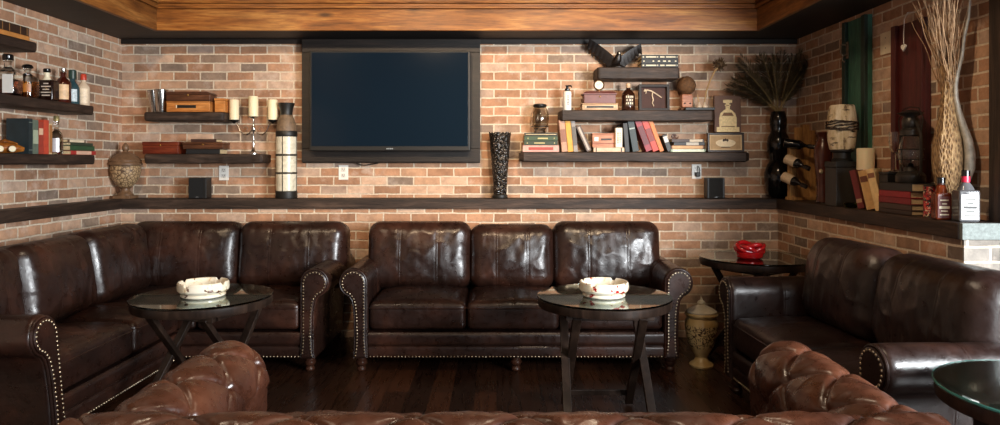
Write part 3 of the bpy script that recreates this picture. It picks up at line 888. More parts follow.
# pinkish box with slot, and the flat cream book it shares with the cream carton
book('flat cream book lying under the pinkish box', 'flat books on the lowest right shelf', (bX(607.3), 5.115, S_LOW), (.034, .228, .13), 'cdae90', True, bands=('4a3628', [(.07, .11), (.89, .93)]))
t = thing('keepsake_box', 'pinkish wooden box with white tag and dark slot on a flat book', 'box', (bX(603), 5.20, S_LOW + .0345))
MB().box((0, 0, .05), (.17, .09, .10), .004).build('body', PINKW, t)
MB().box((0, 0, .1035), (.174, .094, .007), .002).build('lid', PINKW, t)
MB().box((-.055, -.0455, .062), (.03, .003, .03), .001).build('tag', WHITE, t)
MB().box((.02, -.0455, .06), (.08, .003, .013), .001).build('slot', BLACKM, t)
MB().box((.0, -.0455, .03), (.168, .003, .008), .001).build('trim_strip', pm('8a4f38'), t)
t = thing('cream_carton', 'tall cream carton with dark vertical lettering beside the pinkish box', 'box', (bX(617.5), 5.15, S_LOW + .0345))
MB().box((.0, 0, .0725), (.05, .05, .145), .003).build('body', pm('e6d9bf', .55, 0, .06, 20, .03), t)
b = MB()
for i, wd in enumerate((.014, .02, .017, .012, .02)): b.box((-.008, -.0255, .035 + i * .017), (.006, .002, wd * .75)); b.box((.008, -.0255, .04 + i * .016), (.005, .002, wd * .6))
b.build('lettering', BLACKM, t)
MB().lathe([(0, 0), (.016, 0), (.018, .006), (.015, .012), (.008, .02), (0, .022)], 16, (0, 0, .145)).build('cap', BLACKM, t)
# right stack with curios
g = 'books stacked on the right of the lowest shelf'
x = bX(686)
book('pale green book, bottom of the stack left of the bowl picture', g, (x, 5.13, S_LOW), (.022, .26, .14), '7f9078', True, bands=('d6dcc2', [(.05, .95)]))
book('brown book, second in the stack left of the bowl picture', g, (x - .005, 5.13, S_LOW + .0225), (.026, .24, .14), '7a4c2c', True, bands=('c99a62', [(.03, .97)]))
book('black book, third in the stack left of the bowl picture', g, (x + .01, 5.135, S_LOW + .049), (.024, .23, .14), '1f1a17', True, bands=('b9b0a0', [(.4, .8)]))
book('dark brown book, topmost of the stack left of the bowl picture', g, (x + .0, 5.135, S_LOW + .0735), (.022, .24, .135), '3a241a', True, bands=('c4b49a', [(.55, .95)]))
t = thing('carved_snail', 'small dark carved coil on the stack left of the bowl picture', 'carving', (bX(673), 5.17, S_LOW + .096))
MB().tube([(.017 * (1 - i / 60) * math.cos(i * .32), 0, .021 + .017 * (1 - i / 60) * math.sin(i * .32)) for i in range(48)], [.0065 * (1 - i / 80) for i in range(48)], 10).build('shell', pm('4a2a18', .3), t)
MB().tube([(-.012, 0, .008), (.014, 0, .0075), (.03, 0, .010), (.036, 0, .02)], [.006, .0075, .006, .004], 10).build('foot', pm('5a3620', .35), t)
# top shelf: three matching black books
g = 'black banded books on the top shelf'
x = bX(658)
for i, nm in enumerate(('black book with pale bands, bottom of three beside the eagle', 'black book with pale bands, middle of three beside the eagle', 'black book with pale bands, topmost of three beside the eagle')):
    book(nm, g, (x, 5.125, S_TOP + i * .0312), (.031, .275, .15), '14130f', True, 0, 0, ('cfc4a4', [(.03, .07), (.12, .4), (.42, .45), (.5, .62), (.66, .92), (.95, .97)] if i != 1 else [(.05, .08), (.3, .34), (.44, .5), (.58, .66), (.72, .78), (.9, .94)], .3))
# left shelf books of the back wall
g = 'dark boxes on the candelabra shelf'
# ---------------- boxes on the left shelves
def chest(name, label, pos, size, mat, clasp=True, lid=.3, cat='box', group=None, slot=False, lidmat=None):
    w, d, h = size
    o = thing(name, label, cat, pos, 0, group)
    MB().box((0, 0, h * (1 - lid) / 2), (w, d, h * (1 - lid) - .001), .004).build('body', mat, o)
    MB().box((0, 0, h * (1 - lid / 2)), (w + .006, d + .006, h * lid), .005).build('lid', lidmat or mat, o)
    if clasp: MB().ball((0, -d / 2 - .002, h * (1 - lid)), (.007, .004, .007), 12, 8).build('clasp', GOLD, o)
    if slot:
        MB().box((slot[0], -d / 2 - .0005, slot[1]), (slot[2], .003, slot[3]), .001).build('slot', BLACKM, o)
        MB().box((slot[0] - slot[2] / 2 - .005, -d / 2 - .0005, slot[1]), (.006, .003, slot[3]), .001).build('slot_end', CREAM, o)
    return o
chest('wooden_box', 'reddish mahogany box on the left end of the candelabra shelf', (bX(164.5), 5.19, L_LOW), (.265, .13, .092), REDBOX)
book('black book lying under the walnut box beside the mahogany box', 'flat things beside the mahogany box', (bX(207), 5.12, L_LOW), (.036, .25, .15), '15171a', True)
chest('wooden_box', 'walnut box lying on a black book beside the mahogany box', (bX(206.5), 5.19, L_LOW + .0365), (.30, .13, .052), BROWNBOX, True, .35)
book('small dark brown book on top of the walnut box', 'flat things beside the mahogany box', (bX(207), 5.13, L_LOW + .089), (.022, .19, .12), '3a2018', True)
o = chest('cigar_box', 'orange cedar cigar box with dark slot on the cup shelf', (bX(193), 5.17, L_UP), (.32, .13, .078), ORANGEW, False, .1, slot=(-.01, .04, .14, .022))
t = thing('cigar_box', 'dark brown hinged box resting on the orange cedar box', 'box', (bX(193), 5.17, L_UP + .0785))
MB().box((0, 0, .026), (.325, .13, .052), .006).build('body', BROWNBOX, t)
m = MB(); m.prism([(-.165, 0), (.165, 0), (.165, .008), (.14, .02), (-.14, .02), (-.165, .008)], -.067, .067, T=Matrix.Translation((0, 0, .0525))); m.build('lid', pm('4a2a1a', .35), t)
MB().ball((.0, -.067, .045), (.007, .004, .007), 10, 6).build('clasp', GOLD, t)
chest('cedar_block', 'small orange cedar block beside the cigar box', (bX(222.5), 5.19, L_UP), (.075, .11, .105), ORANGEW, False, .18)
# cups
def cup(label, pos, rot, h, r0, r1, bands):
    t = thing('steel_cup', label, 'cup', pos, rot=rot, group='steel cocktail cups')
    MB().lathe([(0, 0), (r0, 0), (r0 + .001, .003), (r1, h), (r1 + .002, h + .001), (r1 + .002, h + .004), (r1 - .003, h + .002), (r0 - .002, .008), (0, .006)], 40).build('body', SILVER, t)
    for b in bands:
        z = h * b; r = r0 + (r1 - r0) * b
        MB().tube([((r + .001) * math.cos(i * PI / 20), (r + .001) * math.sin(i * PI / 20), z) for i in range(40)], .0018, 6, True).build('band', SILVER, t)
cup('shiny steel cup in front, beside the orange cedar box', (bX(164), 5.15, L_UP), (0, 0, 0), .165, .032, .048, (.62, .9))
cup('steel cup with leaning sides at the left end of the shelf', (bX(153.5), 5.215, L_UP + .002), (0, -.07, 0), .165, .027, .046, (.5, .92))
# candelabra
t = thing('candelabra', 'silver three-armed candelabra on the lower left shelf', 'candelabra', (bX(253), 5.20, L_LOW))
MB().lathe([(0, 0), (.052, 0), (.052, .005), (.03, .012), (.012, .03), (.007, .06), (.010, .08), (.006, .1), (.006, .16), (.011, .175), (.016, .19), (.011, .205), (.006, .22), (.006, .262), (.02, .27), (.03, .277), (.032, .283), (0, .283)], 32).build('stem', SILVER, t)
for s in (-1, 1):
    P = []
    for i in range(25):
        u = i / 24
        P.append((s * .145 * u, 0, .20 - .055 * math.sin(PI * min(1, u * 1.25)) + (.055 * max(0, u - .7) / .3)))
    MB().tube(P, .005, 8).build('arm', SILVER, t)
    MB().tube([(s * (.06 + .016 * math.cos(a)), 0, .19 + .016 * math.sin(a)) for a in np.linspace(0, 4.6, 18)], .003, 6).build('scroll', SILVER, t)
    MB().lathe([(0, .255), (.006, .25), (.014, .258), (.03, .266), (.034, .274), (.034, .278), (0, .278)], 28, (s * .145, 0, -.02)).build('candle_cup', IRON, t)
def candle(label, pos, r, h, grp=None, rz=0):
    t = thing('pillar_candle', label, 'candle', pos, rz, grp)
    MB().lathe([(0, 0), (r, 0), (r, h - .006), (r - .004, h), (r - .012, h - .002), (r * .4, h - .006), (0, h - .007)], 36).build('wax', WAX, t)
    MB().tube([(0, 0, h - .008), (.001, 0, h + .004), (.003, 0, h + .009)], .0014, 6).build('wick', BLACKM, t)
g = 'cream pillar candles of the candelabra'
cx_ = bX(253)
for dx, dz, nm in ((-.145, .2585, 'cream pillar candle on the left arm of the candelabra'), (0, .2835, 'cream pillar candle on the middle of the candelabra'), (.145, .2585, 'cream pillar candle on the right arm of the candelabra')):
    candle(nm, (cx_ + dx, 5.20, L_LOW + dz), .035, .152, g)

# ---------------- tall vases and urns on the ledge
def tallvase_mat():
    t = NT('capiz_panels'); v = t.mapping()
    f = t.noise(v, 9, 5, .6, .5)
    c = t.ramp(f, [(.3, hexc('b9b09a')), (.5, hexc('d8d2be')), (.7, hexc('8f8a74'))])
    t.col(c); t.set(Roughness=.3); return t.mat
t = thing('tall_vase', 'tall vase with cream panels and black flared neck beside the television', 'vase', (bX(286.5, 5.19), 5.19, LED))
MB().lathe([(0, 0), (.078, 0), (.08, .008), (.08, .05), (.075, .055), (0, .055)], 48).build('base', BLACKM, t)
MB().lathe([(.072, .055), (.0765, .06), (.0765, .46), (.072, .465)], 48).build('panel_body', tallvase_mat(), t)
m = MB()
for z in (.19, .325): m.lathe([(.0765, z - .008), (.0785, z - .006), (.0785, z + .006), (.0765, z + .008)], 48)
for i in range(4):
    a = i * PI / 2 - .08; m.bar((.0772 * math.cos(a), .0772 * math.sin(a), .055), (.0772 * math.cos(a), .0772 * math.sin(a), .465), .006, .005, .001)
m.build('strapping', pm('3a342b', .5, .2), t)
MB().lathe([(.0765, .462), (.079, .468), (.079, .50), (.0765, .505)], 48).build('collar', BLACKM, t)
MB().lathe([(.0765, .505), (.075, .53), (.066, .57), (.052, .605), (.045, .625)], 48).build('shoulder', pm('6a5642', .55, 0, .35, 40, .4), t)
MB().lathe([(.045, .624), (.043, .64), (.05, .68), (.062, .715), (.058, .715), (.04, .65), (0, .64)], 48).build('neck', BLACKM, t)
def urn_mat():
    t = NT('urn_openwork'); v = t.mapping()
    vo = t.new('ShaderNodeTexVoronoi'); vo.feature = 'DISTANCE_TO_EDGE'; vo.inputs['Scale'].default_value = 38; t.link(v, vo.inputs['Vector'])
    c = t.ramp(vo.outputs['Distance'], [(.03, hexc('4f3a28')), (.12, hexc('a88c68'))])
    t.col(c); t.set(Roughness=.5); t.bump(vo.outputs['Distance'], .6, .01); return t.mat
t = thing('lidded_vase', 'carved brown lidded urn in the left corner of the ledge', 'urn', (X_(125.5, 5.14), 5.155, LED))
t.location.x = -2.775
UB = pm('6b5039', .45, 0, .3, 40, .3)
t.scale = (.92, .92, .98)
MB().box((0, 0, .012), (.14, .14, .024), .004).build('plinth', UB, t)
MB().lathe([(.058, .024), (.06, .034), (.045, .045), (.034, .06), (.034, .075), (.045, .085), (.05, .09)], 40).build('stem', UB, t)
MB().lathe([(.05, .09), (.085, .125), (.105, .165), (.114, .205), (.114, .235), (.108, .25)], 48).build('bowl', urn_mat(), t)
MB().lathe([(.108, .25), (.122, .255), (.124, .268), (.115, .28), (.0, .28)], 48).build('rim', UB, t)
MB().lathe([(.118, .281), (.12, .29), (.095, .315), (.07, .335), (.04, .348), (.022, .355), (.018, .362), (.026, .372), (.028, .39), (.018, .41), (.008, .422), (0, .425)], 40).build('lid', UB, t)
def bark_mat():
    t = NT('mosaic_black'); v = t.mapping()
    vo = t.new('ShaderNodeTexVoronoi'); vo.inputs['Scale'].default_value = 62; t.link(v, vo.inputs['Vector'])
    c = t.ramp(t.noise(v, 55, 3, .6), [(.5, hexc('12100e')), (.62, hexc('3a3029')), (.75, hexc('8a8078'))])
    t.col(c); t.set(Roughness=.25); t.bump(vo.outputs['Distance'], .9, .012); return t.mat
t = thing('black_vase', 'rugged black flared vase on the ledge right of the television', 'vase', (bX(500, 5.19), 5.19, LED))
rows = []; n = 48
prof = [(0, 0), (.052, 0), (.056, .006), (.056, .02), (.05, .03), (.052, .1), (.06, .22), (.07, .36), (.078, .46), (.082, .495)]
m = MB()
zs = np.linspace(.03, .49, 40)
for z in zs:
    r = .049 + .034 * ((z - .03) / .46) ** 1.2
    rows.append([((r + .0035 * nz((math.cos(a) * r, math.sin(a) * r, z), 55, 8)) * math.cos(a), (r + .0035 * nz((math.cos(a) * r, math.sin(a) * r, z), 55, 8)) * math.sin(a), z + (.008 * math.sin(a * 6) + .004 * math.sin(a * 11) if z > .485 else 0)) for a in [2 * PI * i / n for i in range(n)]])
m.grid(rows, wrap=True)
m.lathe([(.05, .033), (.044, .05), (.072, .47), (.079, .488)], n)
m.build('body', bark_mat(), t, ang=60)
MB().lathe([(0, 0), (.055, 0), (.058, .006), (.056, .024), (.048, .032), (0, .032)], 40).build('base', BLACKM, t)
# speakers
def speaker(label, px):
    t = thing('loudspeaker', label, 'speaker', (bX(px, 5.16), 5.19, LED), math.radians(4 if px < 400 else -5), 'small black cube speakers')
    MB().box((0, 0, .0775), (.13, .12, .155), .006).build('cabinet', PLASTIC, t)
    MB().box((-.012 if px < 400 else 0, -.0615, .0775), (.10, .004, .146), .002).build('grille', pm('060607', .85, 0, .3, 200, .4), t)
    MB().box((0, -.064, .012), (.02, .002, .004)).build('badge', pm('7a7d80', .4, .5, 0), t)
speaker('small black cube speaker on the ledge below the mahogany box', 198.5)
speaker('small black cube speaker on the ledge below the bowl picture', 715.5)
# outlets
def outlet(label, px, py, extra=False):
    t = thing('wall_outlet', label, 'outlet', (X_(px, 5.298), 5.299, Z_(py, 5.298)), 0, 'white wall plates on the back wall')
    MB().box((0, -.003, 0), (.074, .006, .112), .002).build('plate', WHITE, t)
    for z in (-.022, .022):
        f = MB().box((0, -.0065, z), (.034, .003, .03), .001); f.build('socket', pm('cfcac2', .4, 0, .03, 10, 0), t)
        s_ = MB()
        s_.box((-.007, -.0082, z + .003), (.003, .001, .010)); s_.box((.007, -.0082, z + .003), (.003, .001, .010)); s_.ball((0, -.008, z - .009), (.003, .001, .003), 8, 4)
        s_.build('slot', BLACKM, t)
    if extra:
        MB().box((.004, -.022, -.022), (.034, .028, .036), .006).build('plug', BLACKM, t)
        MB().tube([(.01, -.03, -.02), (.016, -.036, .01), (.01, -.03, .035), (.006, -.018, .04)], .004, 8).build('cord', BLACKM, t)
outlet('white wall outlet below the candelabra shelf', 224, 173)
outlet('white wall outlet just under the television panel', 343.5, 172.5)
outlet('white wall outlet with a black plug under the book shelf', 696.5, 171.5, True)
t = thing('hanging_cable', 'short black cable drooping under the television panel', 'cable', (X_(368, 5.27), 5.27, 1.2915))
MB().tube([(-.09, 0, .0), (-.06, -.004, -.012), (-.02, -.006, -.016), (.03, -.004, -.010), (.08, 0, .0)], .004, 8).build('cable', BLACKM, t)

# ---------------- middle right shelf
def bottle_prof(r, hb, hs, rn, hn):
    return [(0, .004), (r * .7, 0), (r * .96, .002), (r, .008), (r, hb), (r * .96, hb + .010), (r * .7, hb + hs * .6), (rn * 1.2, hb + hs * .92), (rn, hb + hs), (rn, hn - .006), (rn * 1.18, hn - .005), (rn * 1.18, hn), (rn * .7, hn), (0, hn - .001)]
t = thing('pump_bottle', 'white bottle with black pump top and dark lettering', 'bottle', (bX(567), 5.17, S_MID))
MB().lathe([(0, 0), (.028, 0), (.031, .004), (.031, .135), (.027, .143), (.016, .147), (0, .147)], 36).build('body', WHITE, t)
MB().lathe([(.018, .147), (.019, .15), (.019, .165), (.010, .168), (.010, .18), (.014, .182), (.014, .19), (0, .192)], 24).build('pump', BLACKG, t)
m = MB().bar((.0, 0, .186), (.03, -.01, .184), .012, .010, .002); m.bar((.03, -.01, .186), (.034, -.011, .17), .006, .006, .001); m.build('nozzle', BLACKG, t)
m = MB()
for i in range(6):
    a = -PI / 2 + .1; z = .045 + i * .0125
    m.box((.0312 * math.cos(a), .0312 * math.sin(a), z), (.011 if i % 2 else .009, .003, .008)); 
m.build('lettering', pm('3a3a3a', .5, 0, 0), t)
t = thing('storm_jar', 'smoky glass storm jar standing on the stacked green books', 'jar', (bX(540), 5.20, S_LOW + .1423))
SMOKE = glass_mat('smoke_glass', 'e3ddd2', .03)
MB().lathe([(0, .004), (.04, .0), (.045, .006), (.04, .022), (.046, .034), (.062, .06), (.068, .10), (.066, .14), (.058, .175), (.045, .195), (.045, .2), (.041, .2), (.054, .174), (.062, .14), (.064, .10), (.058, .062), (.04, .036), (0, .03)], 48).build('glass', SMOKE, t)
MB().lathe([(0, .196), (.04, .196), (.05, .2), (.052, .208), (.05, .216), (.03, .222), (0, .223)], 40).build('lid', IRON, t)
MB().tube([(.066 * math.cos(i * PI / 24), .066 * math.sin(i * PI / 24), .05) for i in range(48)], .003, 6, True).build('wire_band', IRON, t)
# boxes with clock
chest('slotted_box', 'pale wooden box with a long slot under the maroon box', (bX(598.5), 5.17, S_MID), (.265, .12, .05), TANW, False, .15, slot=(0, .024, .2, .014))
t = thing('maroon_box', 'maroon chest with hipped lid on the pale slotted box', 'box', (bX(598.5), 5.17, S_MID + .0505))
MAR = pm('6a3a36', .4, 0, .15, 30, .1)
MB().box((0, 0, .033), (.235, .105, .066), .004).build('body', MAR, t)
m = MB(); a = [(-.125, -.058), (.125, -.058), (.125, .058), (-.125, .058)]; b = [(-.1, -.035), (.1, -.035), (.1, .035), (-.1, .035)]
m.grid([[(x, y, .0665) for x, y in a], [(x, y, .074) for x, y in a], [(x, y, .092) for x, y in b]], wrap=True); m.add([(x, y, .092) for x, y in b], [(0, 1, 2, 3)]); m.add([(x, y, .0665) for x, y in a], [(0, 3, 2, 1)])
m.build('lid', MAR, t, ang=25)
MB().ball((0, -.055, .05), (.006, .004, .006), 10, 6).build('clasp', GOLD, t)
t = thing('desk_clock', 'small round brass clock on the maroon chest', 'clock', (bX(598), 5.16, S_MID + .143))
TR = Tm((1, 0, 0), (0, 0, 1), (0, -1, 0), loc=(0, 0, .046))       # lathe axis towards the viewer
MB().lathe([(0, -.018), (.034, -.016), (.038, -.008), (.038, .012), (.041, .016), (.037, .021), (.032, .017), (0, .017)], 40, T=TR).build('case', pm('7a5430', .3, .8, .15, 20, 0), t)
MB().lathe([(0, .0172), (.031, .0172), (.031, .0182), (0, .0182)], 36, T=TR).build('dial', CREAM, t)
m = MB(); m.bar((0, -.0195, .046), (.010, -.0195, .060), .0018, .001, 0); m.bar((0, -.0195, .046), (-.016, -.0195, .050), .0022, .001, 0)
for i in range(12):
    a = i * PI / 6; m.bar((.024 * math.sin(a), -.019, .046 + .024 * math.cos(a)), (.028 * math.sin(a), -.019, .046 + .028 * math.cos(a)), .002, .001, 0)
m.build('hands', BLACKM, t)
MB().lathe([(0, 0), (.022, 0), (.022, .004), (.01, .008), (.008, .012), (0, .013)], 24).build('foot', pm('7a5430', .3, .8, .15, 20, 0), t)
t = thing('brown_bottle', 'brown glass bottle with pale label and cork, right of the maroon chest', 'bottle', (bX(628), 5.18, S_MID))
BRG = pm('2e160b', .08, 0, .2, 10, 0, .6)
MB().lathe(bottle_prof(.049, .115, .05, .014, .172), 40).build('glass', BRG, t)
MB().lathe([(.0, .172), (.016, .172), (.018, .176), (.018, .2), (.014, .205), (0, .206)], 20).build('cork', TANW, t)
m = MB()
for i in range(17):
    pass
lab = [[(.0496 * math.sin(a), -.0496 * math.cos(a), z) for z in (.03, .11)] for a in np.linspace(-.75, .75, 17)]
MB().grid(lab).build('label', pm('3a2214', .5), t)
m = MB()
for r_, cols in enumerate(((-.5, -.25, .1, .4), (-.45, .0, .35), (-.5, -.2, .15, .45))):
    for a in cols:
        z = .045 + r_ * .024
        m.add([(.0502 * math.sin(a + da), -.0502 * math.cos(a + da), z + dz) for da, dz in ((0, 0), (.16, 0), (.16, .015), (0, .015))], [(0, 1, 2, 3)])
m.build('lettering', CREAM, t)
# twig picture
t = thing('shadow_box', 'dark square frame holding a pale twig figure', 'picture', (bX(654.5), 5.21, S_MID + .001), rot=(-.06, 0, 0))
m = MB()
for (x, z, w, h) in ((-.105, .1, .02, .2), (.105, .1, .02, .2), (0, .01, .2, .02), (0, .19, .2, .02)): m.box((x, 0, z), (w, .04, h), .003)
m.build('frame', pm('1a0f0b', .6), t)
MB().box((0, .012, .1), (.2, .01, .17)).build('backing', pm('3c1c12', .7), t)
m = MB()
m.tube([(-.075, -.002, .15), (-.05, -.004, .158), (-.02, -.004, .152), (.02, -.002, .128), (.06, -.002, .1)], [.005, .006, .006, .005, .004], 8)
m.tube([(-.07, -.002, .165), (-.055, -.004, .155), (-.06, -.002, .13)], [.004, .005, .003], 8)
m.tube([(-.01, -.002, .14), (-.012, -.003, .115), (-.004, -.003, .085), (-.012, -.003, .06), (.0, -.002, .035)], [.004, .005, .005, .004, .003], 8)
m.build('twig', pm('cdb79c', .6, 0, .25, 60, .3), t)
# carved head on block
t = thing('globe_carving', 'rough brown ball on a carved wooden block', 'carving', (bX(686.5), 5.20, S_MID))
MB().box((0, 0, .012), (.10, .09, .024), .008).build('base', pm('6a4630', .6, 0, .3, 30, .3), t)
MB().box((0, 0, .075), (.085, .075, .10), .012).build('block', PINKW, t)
m = MB(); m.ball((-.02, -.038, .055), (.008, .004, .006), 10, 6); m.ball((.02, -.038, .055), (.008, .004, .006), 10, 6); m.build('knob', BLACKM, t)
m = MB(); n = 40; rows = []
for j in range(1, 24):
    b_ = -PI / 2 + PI * j / 24
    rows.append([tuple((.07 + .006 * nz((math.cos(b_) * math.cos(a), math.cos(b_) * math.sin(a), math.sin(b_)), 5, 2)) * q + o_ for q, o_ in zip((math.cos(b_) * math.cos(a), math.cos(b_) * math.sin(a), math.sin(b_)), (0, 0, .19))) for a in [2 * PI * i / n for i in range(n)]])
m.grid(rows, wrap=True); m.add(rows[0], [tuple(range(n))]); m.add(rows[-1], [tuple(range(n))])
m.build('ball', pm('5f3f22', .8, 0, .4, 45, .8), t, ang=60)
# tray with bud vases
t = thing('dark_tray', 'flat dark tray under the small bud vases', 'tray', (bX(697), 5.15, S_MID))
m = MB(); m.box((0, 0, .005), (.22, .09, .01), .003)
for s in (-1, 1): m.box((0, s * .042, .012), (.22, .006, .014), .002); m.box((s * .107, 0, .012), (.006, .09, .014), .002)
m.build('tray', BLACKM, t)
def bud(label, px, h):
    t = thing('bud_vase', label, 'vase', (bX(px), 5.15, S_MID + .0108), 0, 'small bud vases on the dark tray')
    MB().lathe([(0, 0), (.014, 0), (.019, .008), (.02, .018), (.013, .032), (.008, .042), (.010, .05), (.0, .05)], 24).build('body', pm('cfb9a0', .3, 0, .15, 30, 0), t)
bud('small bud vase holding the tall dried artichoke stem', 703, 0)
bud('small bud vase left of the one with the tall stem', 697.5, 0)
t = thing('dried_flower', 'tall dried flower stem with a dark bristly head', 'flower', (bX(703), 5.15, S_MID + .062))
MB().tube([(0, 0, 0), (.012, 0, .08), (.04, 0, .16), (.075, 0, .23), (.098, 0, .26)], [.004, .0055, .006, .007, .009], 10).build('stem', pm('b08c5c', .6, 0, .2, 40, .2), t)
m = MB(); rnd = random.Random(5)
m.ball((.112, 0, .282), (.038, .034, .032), 16, 10)
for i in range(110):
    d = Vector((rnd.gauss(0, 1), rnd.gauss(0, 1), rnd.gauss(.25, 1))).normalized()
    c = Vector((.112, 0, .278)); m.tube([c + d * .024, c + d * .056 + Vector((0, 0, .003))], [.004, .001], 5)
m.build('head', pm('574026', .8, 0, .35, 60, .3), t)
t = thing('dried_twig', 'short pale dried stem in the left bud vase', 'flower', (bX(697.5), 5.15, S_MID + .062))
MB().tube([(0, 0, 0), (-.008, 0, .03), (-.012, .0, .06)], [.003, .004, .002], 8).build('stem', pm('c4a070', .6), t)
# pictures
def art_mat(name, base, fig, kind):
    t = NT(name); v = t.mapping()
    f = t.noise(v, 30, 5, .65)
    t.col(t.ramp(f, [(.3, tuple(c * .75 for c in hexc(base)[:3])), (.7, hexc(base)[:3])])); t.set(Roughness=.6); return t.mat
t = thing('bowl_picture', 'framed sepia picture of a wide bowl at the shelf end', 'picture', (bX(726), 5.2, S_LOW + .001), rot=(-.04, 0, 0))
m = MB()
for (x, z, w, h) in ((-.13, .072, .014, .144), (.13, .072, .014, .144), (0, .007, .25, .014), (0, .137, .25, .014)): m.box((x, 0, z), (w, .03, h), .003)
m.build('frame', pm('2a1a12', .4), t)
MB().box((0, .004, .072), (.25, .012, .12)).build('mount', pm('d2b58c', .7, 0, .1, 30, 0), t)
MB().box((0, -.0025, .072), (.226, .002, .098)).build('print', art_mat('sepia_print', 'bd9a6c', None, 0), t)
m = MB()
m.add([(.0, -.0045, .07)] + [(.075 * math.cos(a), -.0045, .07 + (.026 if math.sin(a) > 0 else .034) * math.sin(a)) for a in np.linspace(0, 2 * PI, 40)], [(0, i, i + 1) for i in range(1, 40)])
m.build('painted_bowl', pm('e6d2b0', .7, 0, .12, 60, 0), t)
m = MB()
for q in (-.014, .0, .014): m.ball((q, -.0048, .088 + .004 * (q == 0)), (.008, .0015, .010), 12, 8)
m.box((0, -.0048, .036), (.07, .001, .006)); m.build('painted_fruit', pm('33221a', .7), t)
t = thing('decanter_canvas', 'unframed canvas of a pale decanter standing on the bowl picture', 'picture', (bX(728.5), 5.215, S_LOW + .1475), rot=(-.05, 0, 0))
MB().box((0, 0, .14), (.2, .03, .28), .004).build('canvas', art_mat('brown_canvas', '6a4a3a', None, 0), t)
dm = pm('e6cf9e', .7, 0, .2, 60, 0)
m = MB()
pr = [(.0, .02), (.062, .02), (.066, .06), (.066, .11), (.055, .145), (.03, .168), (.016, .176), (.016, .20), (.022, .203), (.022, .21), (.012, .213), (.014, .222), (.034, .226), (.034, .246), (.0, .248)]
pl = [(x, z) for x, z in pr] + [(-x, z) for x, z in pr[::-1][1:-1]]
m.prism(pl, -.0175, -.0155)
m.box((-.0, -.0162, .022), (.17, .0025, .036), 0)
m.build('painted_decanter', dm, t)
m = MB(); m.prism([(-.045, .125), (.045, .125), (.03, .15), (-.03, .15)], -.0185, -.0177); m.box((0, -.0182, .205), (.02, .0006, .006)); m.box((0, -.018, .045), (.1, .001, .006)); m.build('painted_shadow', pm('7a5a40', .7), t)
# eagle
t = thing('eagle_statue', 'black eagle statue with raised wings on the highest shelf', 'statue', (bX(617), 5.19, S_TOP))
EG = pm('1c1512', .35, .3, .3, 50, .3)
MB().lathe([(0, 0), (.05, 0), (.05, .008), (.038, .016), (.03, .024), (0, .026)], 24, sx=1.3).build('base', EG, t)
m = MB(); m.tube([(-.03, .02, .03), (-.012, .008, .045), (.006, 0, .07), (.01, -.008, .095), (.010, -.016, .108)], [.012, .026, .03, .022, .016], 16)
m.ball((.010, -.022, .112), (.016, .02, .016), 14, 10); m.build('body', EG, t, ang=60)
m = MB(); m.tube([(.010, -.038, .112), (.010, -.05, .108), (.010, -.054, .10)], [.007, .005, .0015], 8); m.build('beak', pm('e0ddd6', .3), t)
for s, L, up in ((-1, .19, .15), (1, .165, .115)):
    rows = []; m = MB()
    for i in range(22):
        u = i / 21
        bx_ = s * (.015 + L * u); bz = .075 + up * u ** .8
        fe = .5 + .5 * math.cos(u * 40)
        ch_ = (.10 * (1 - u * .45) + .03 * fe * u)
        dirx, dirz = s * .25, -.9
        top = []
        for q, th in ((0, .010), (.25, .009), (.6, .006), (1, .0015)): top.append((bx_ + dirx * ch_ * q, .01 + .02 * q - th, bz + dirz * ch_ * q))
        bot = [(x, y + 2 * th, z) for (x, y, z), th in zip(top, (.010, .009, .006, .0015))]
        rows.append(top + bot[::-1])
    m.grid(rows, wrap=True); k_ = len(rows[0]); m.add(rows[0], [tuple(range(k_))]); m.add(rows[-1], [tuple(range(k_))])
    m.build('wing', EG, t, ang=30)
m = MB(); m.bar((-.02, .02, .04), (-.075, .045, .018), .035, .008, .003); m.build('tail', EG, t)

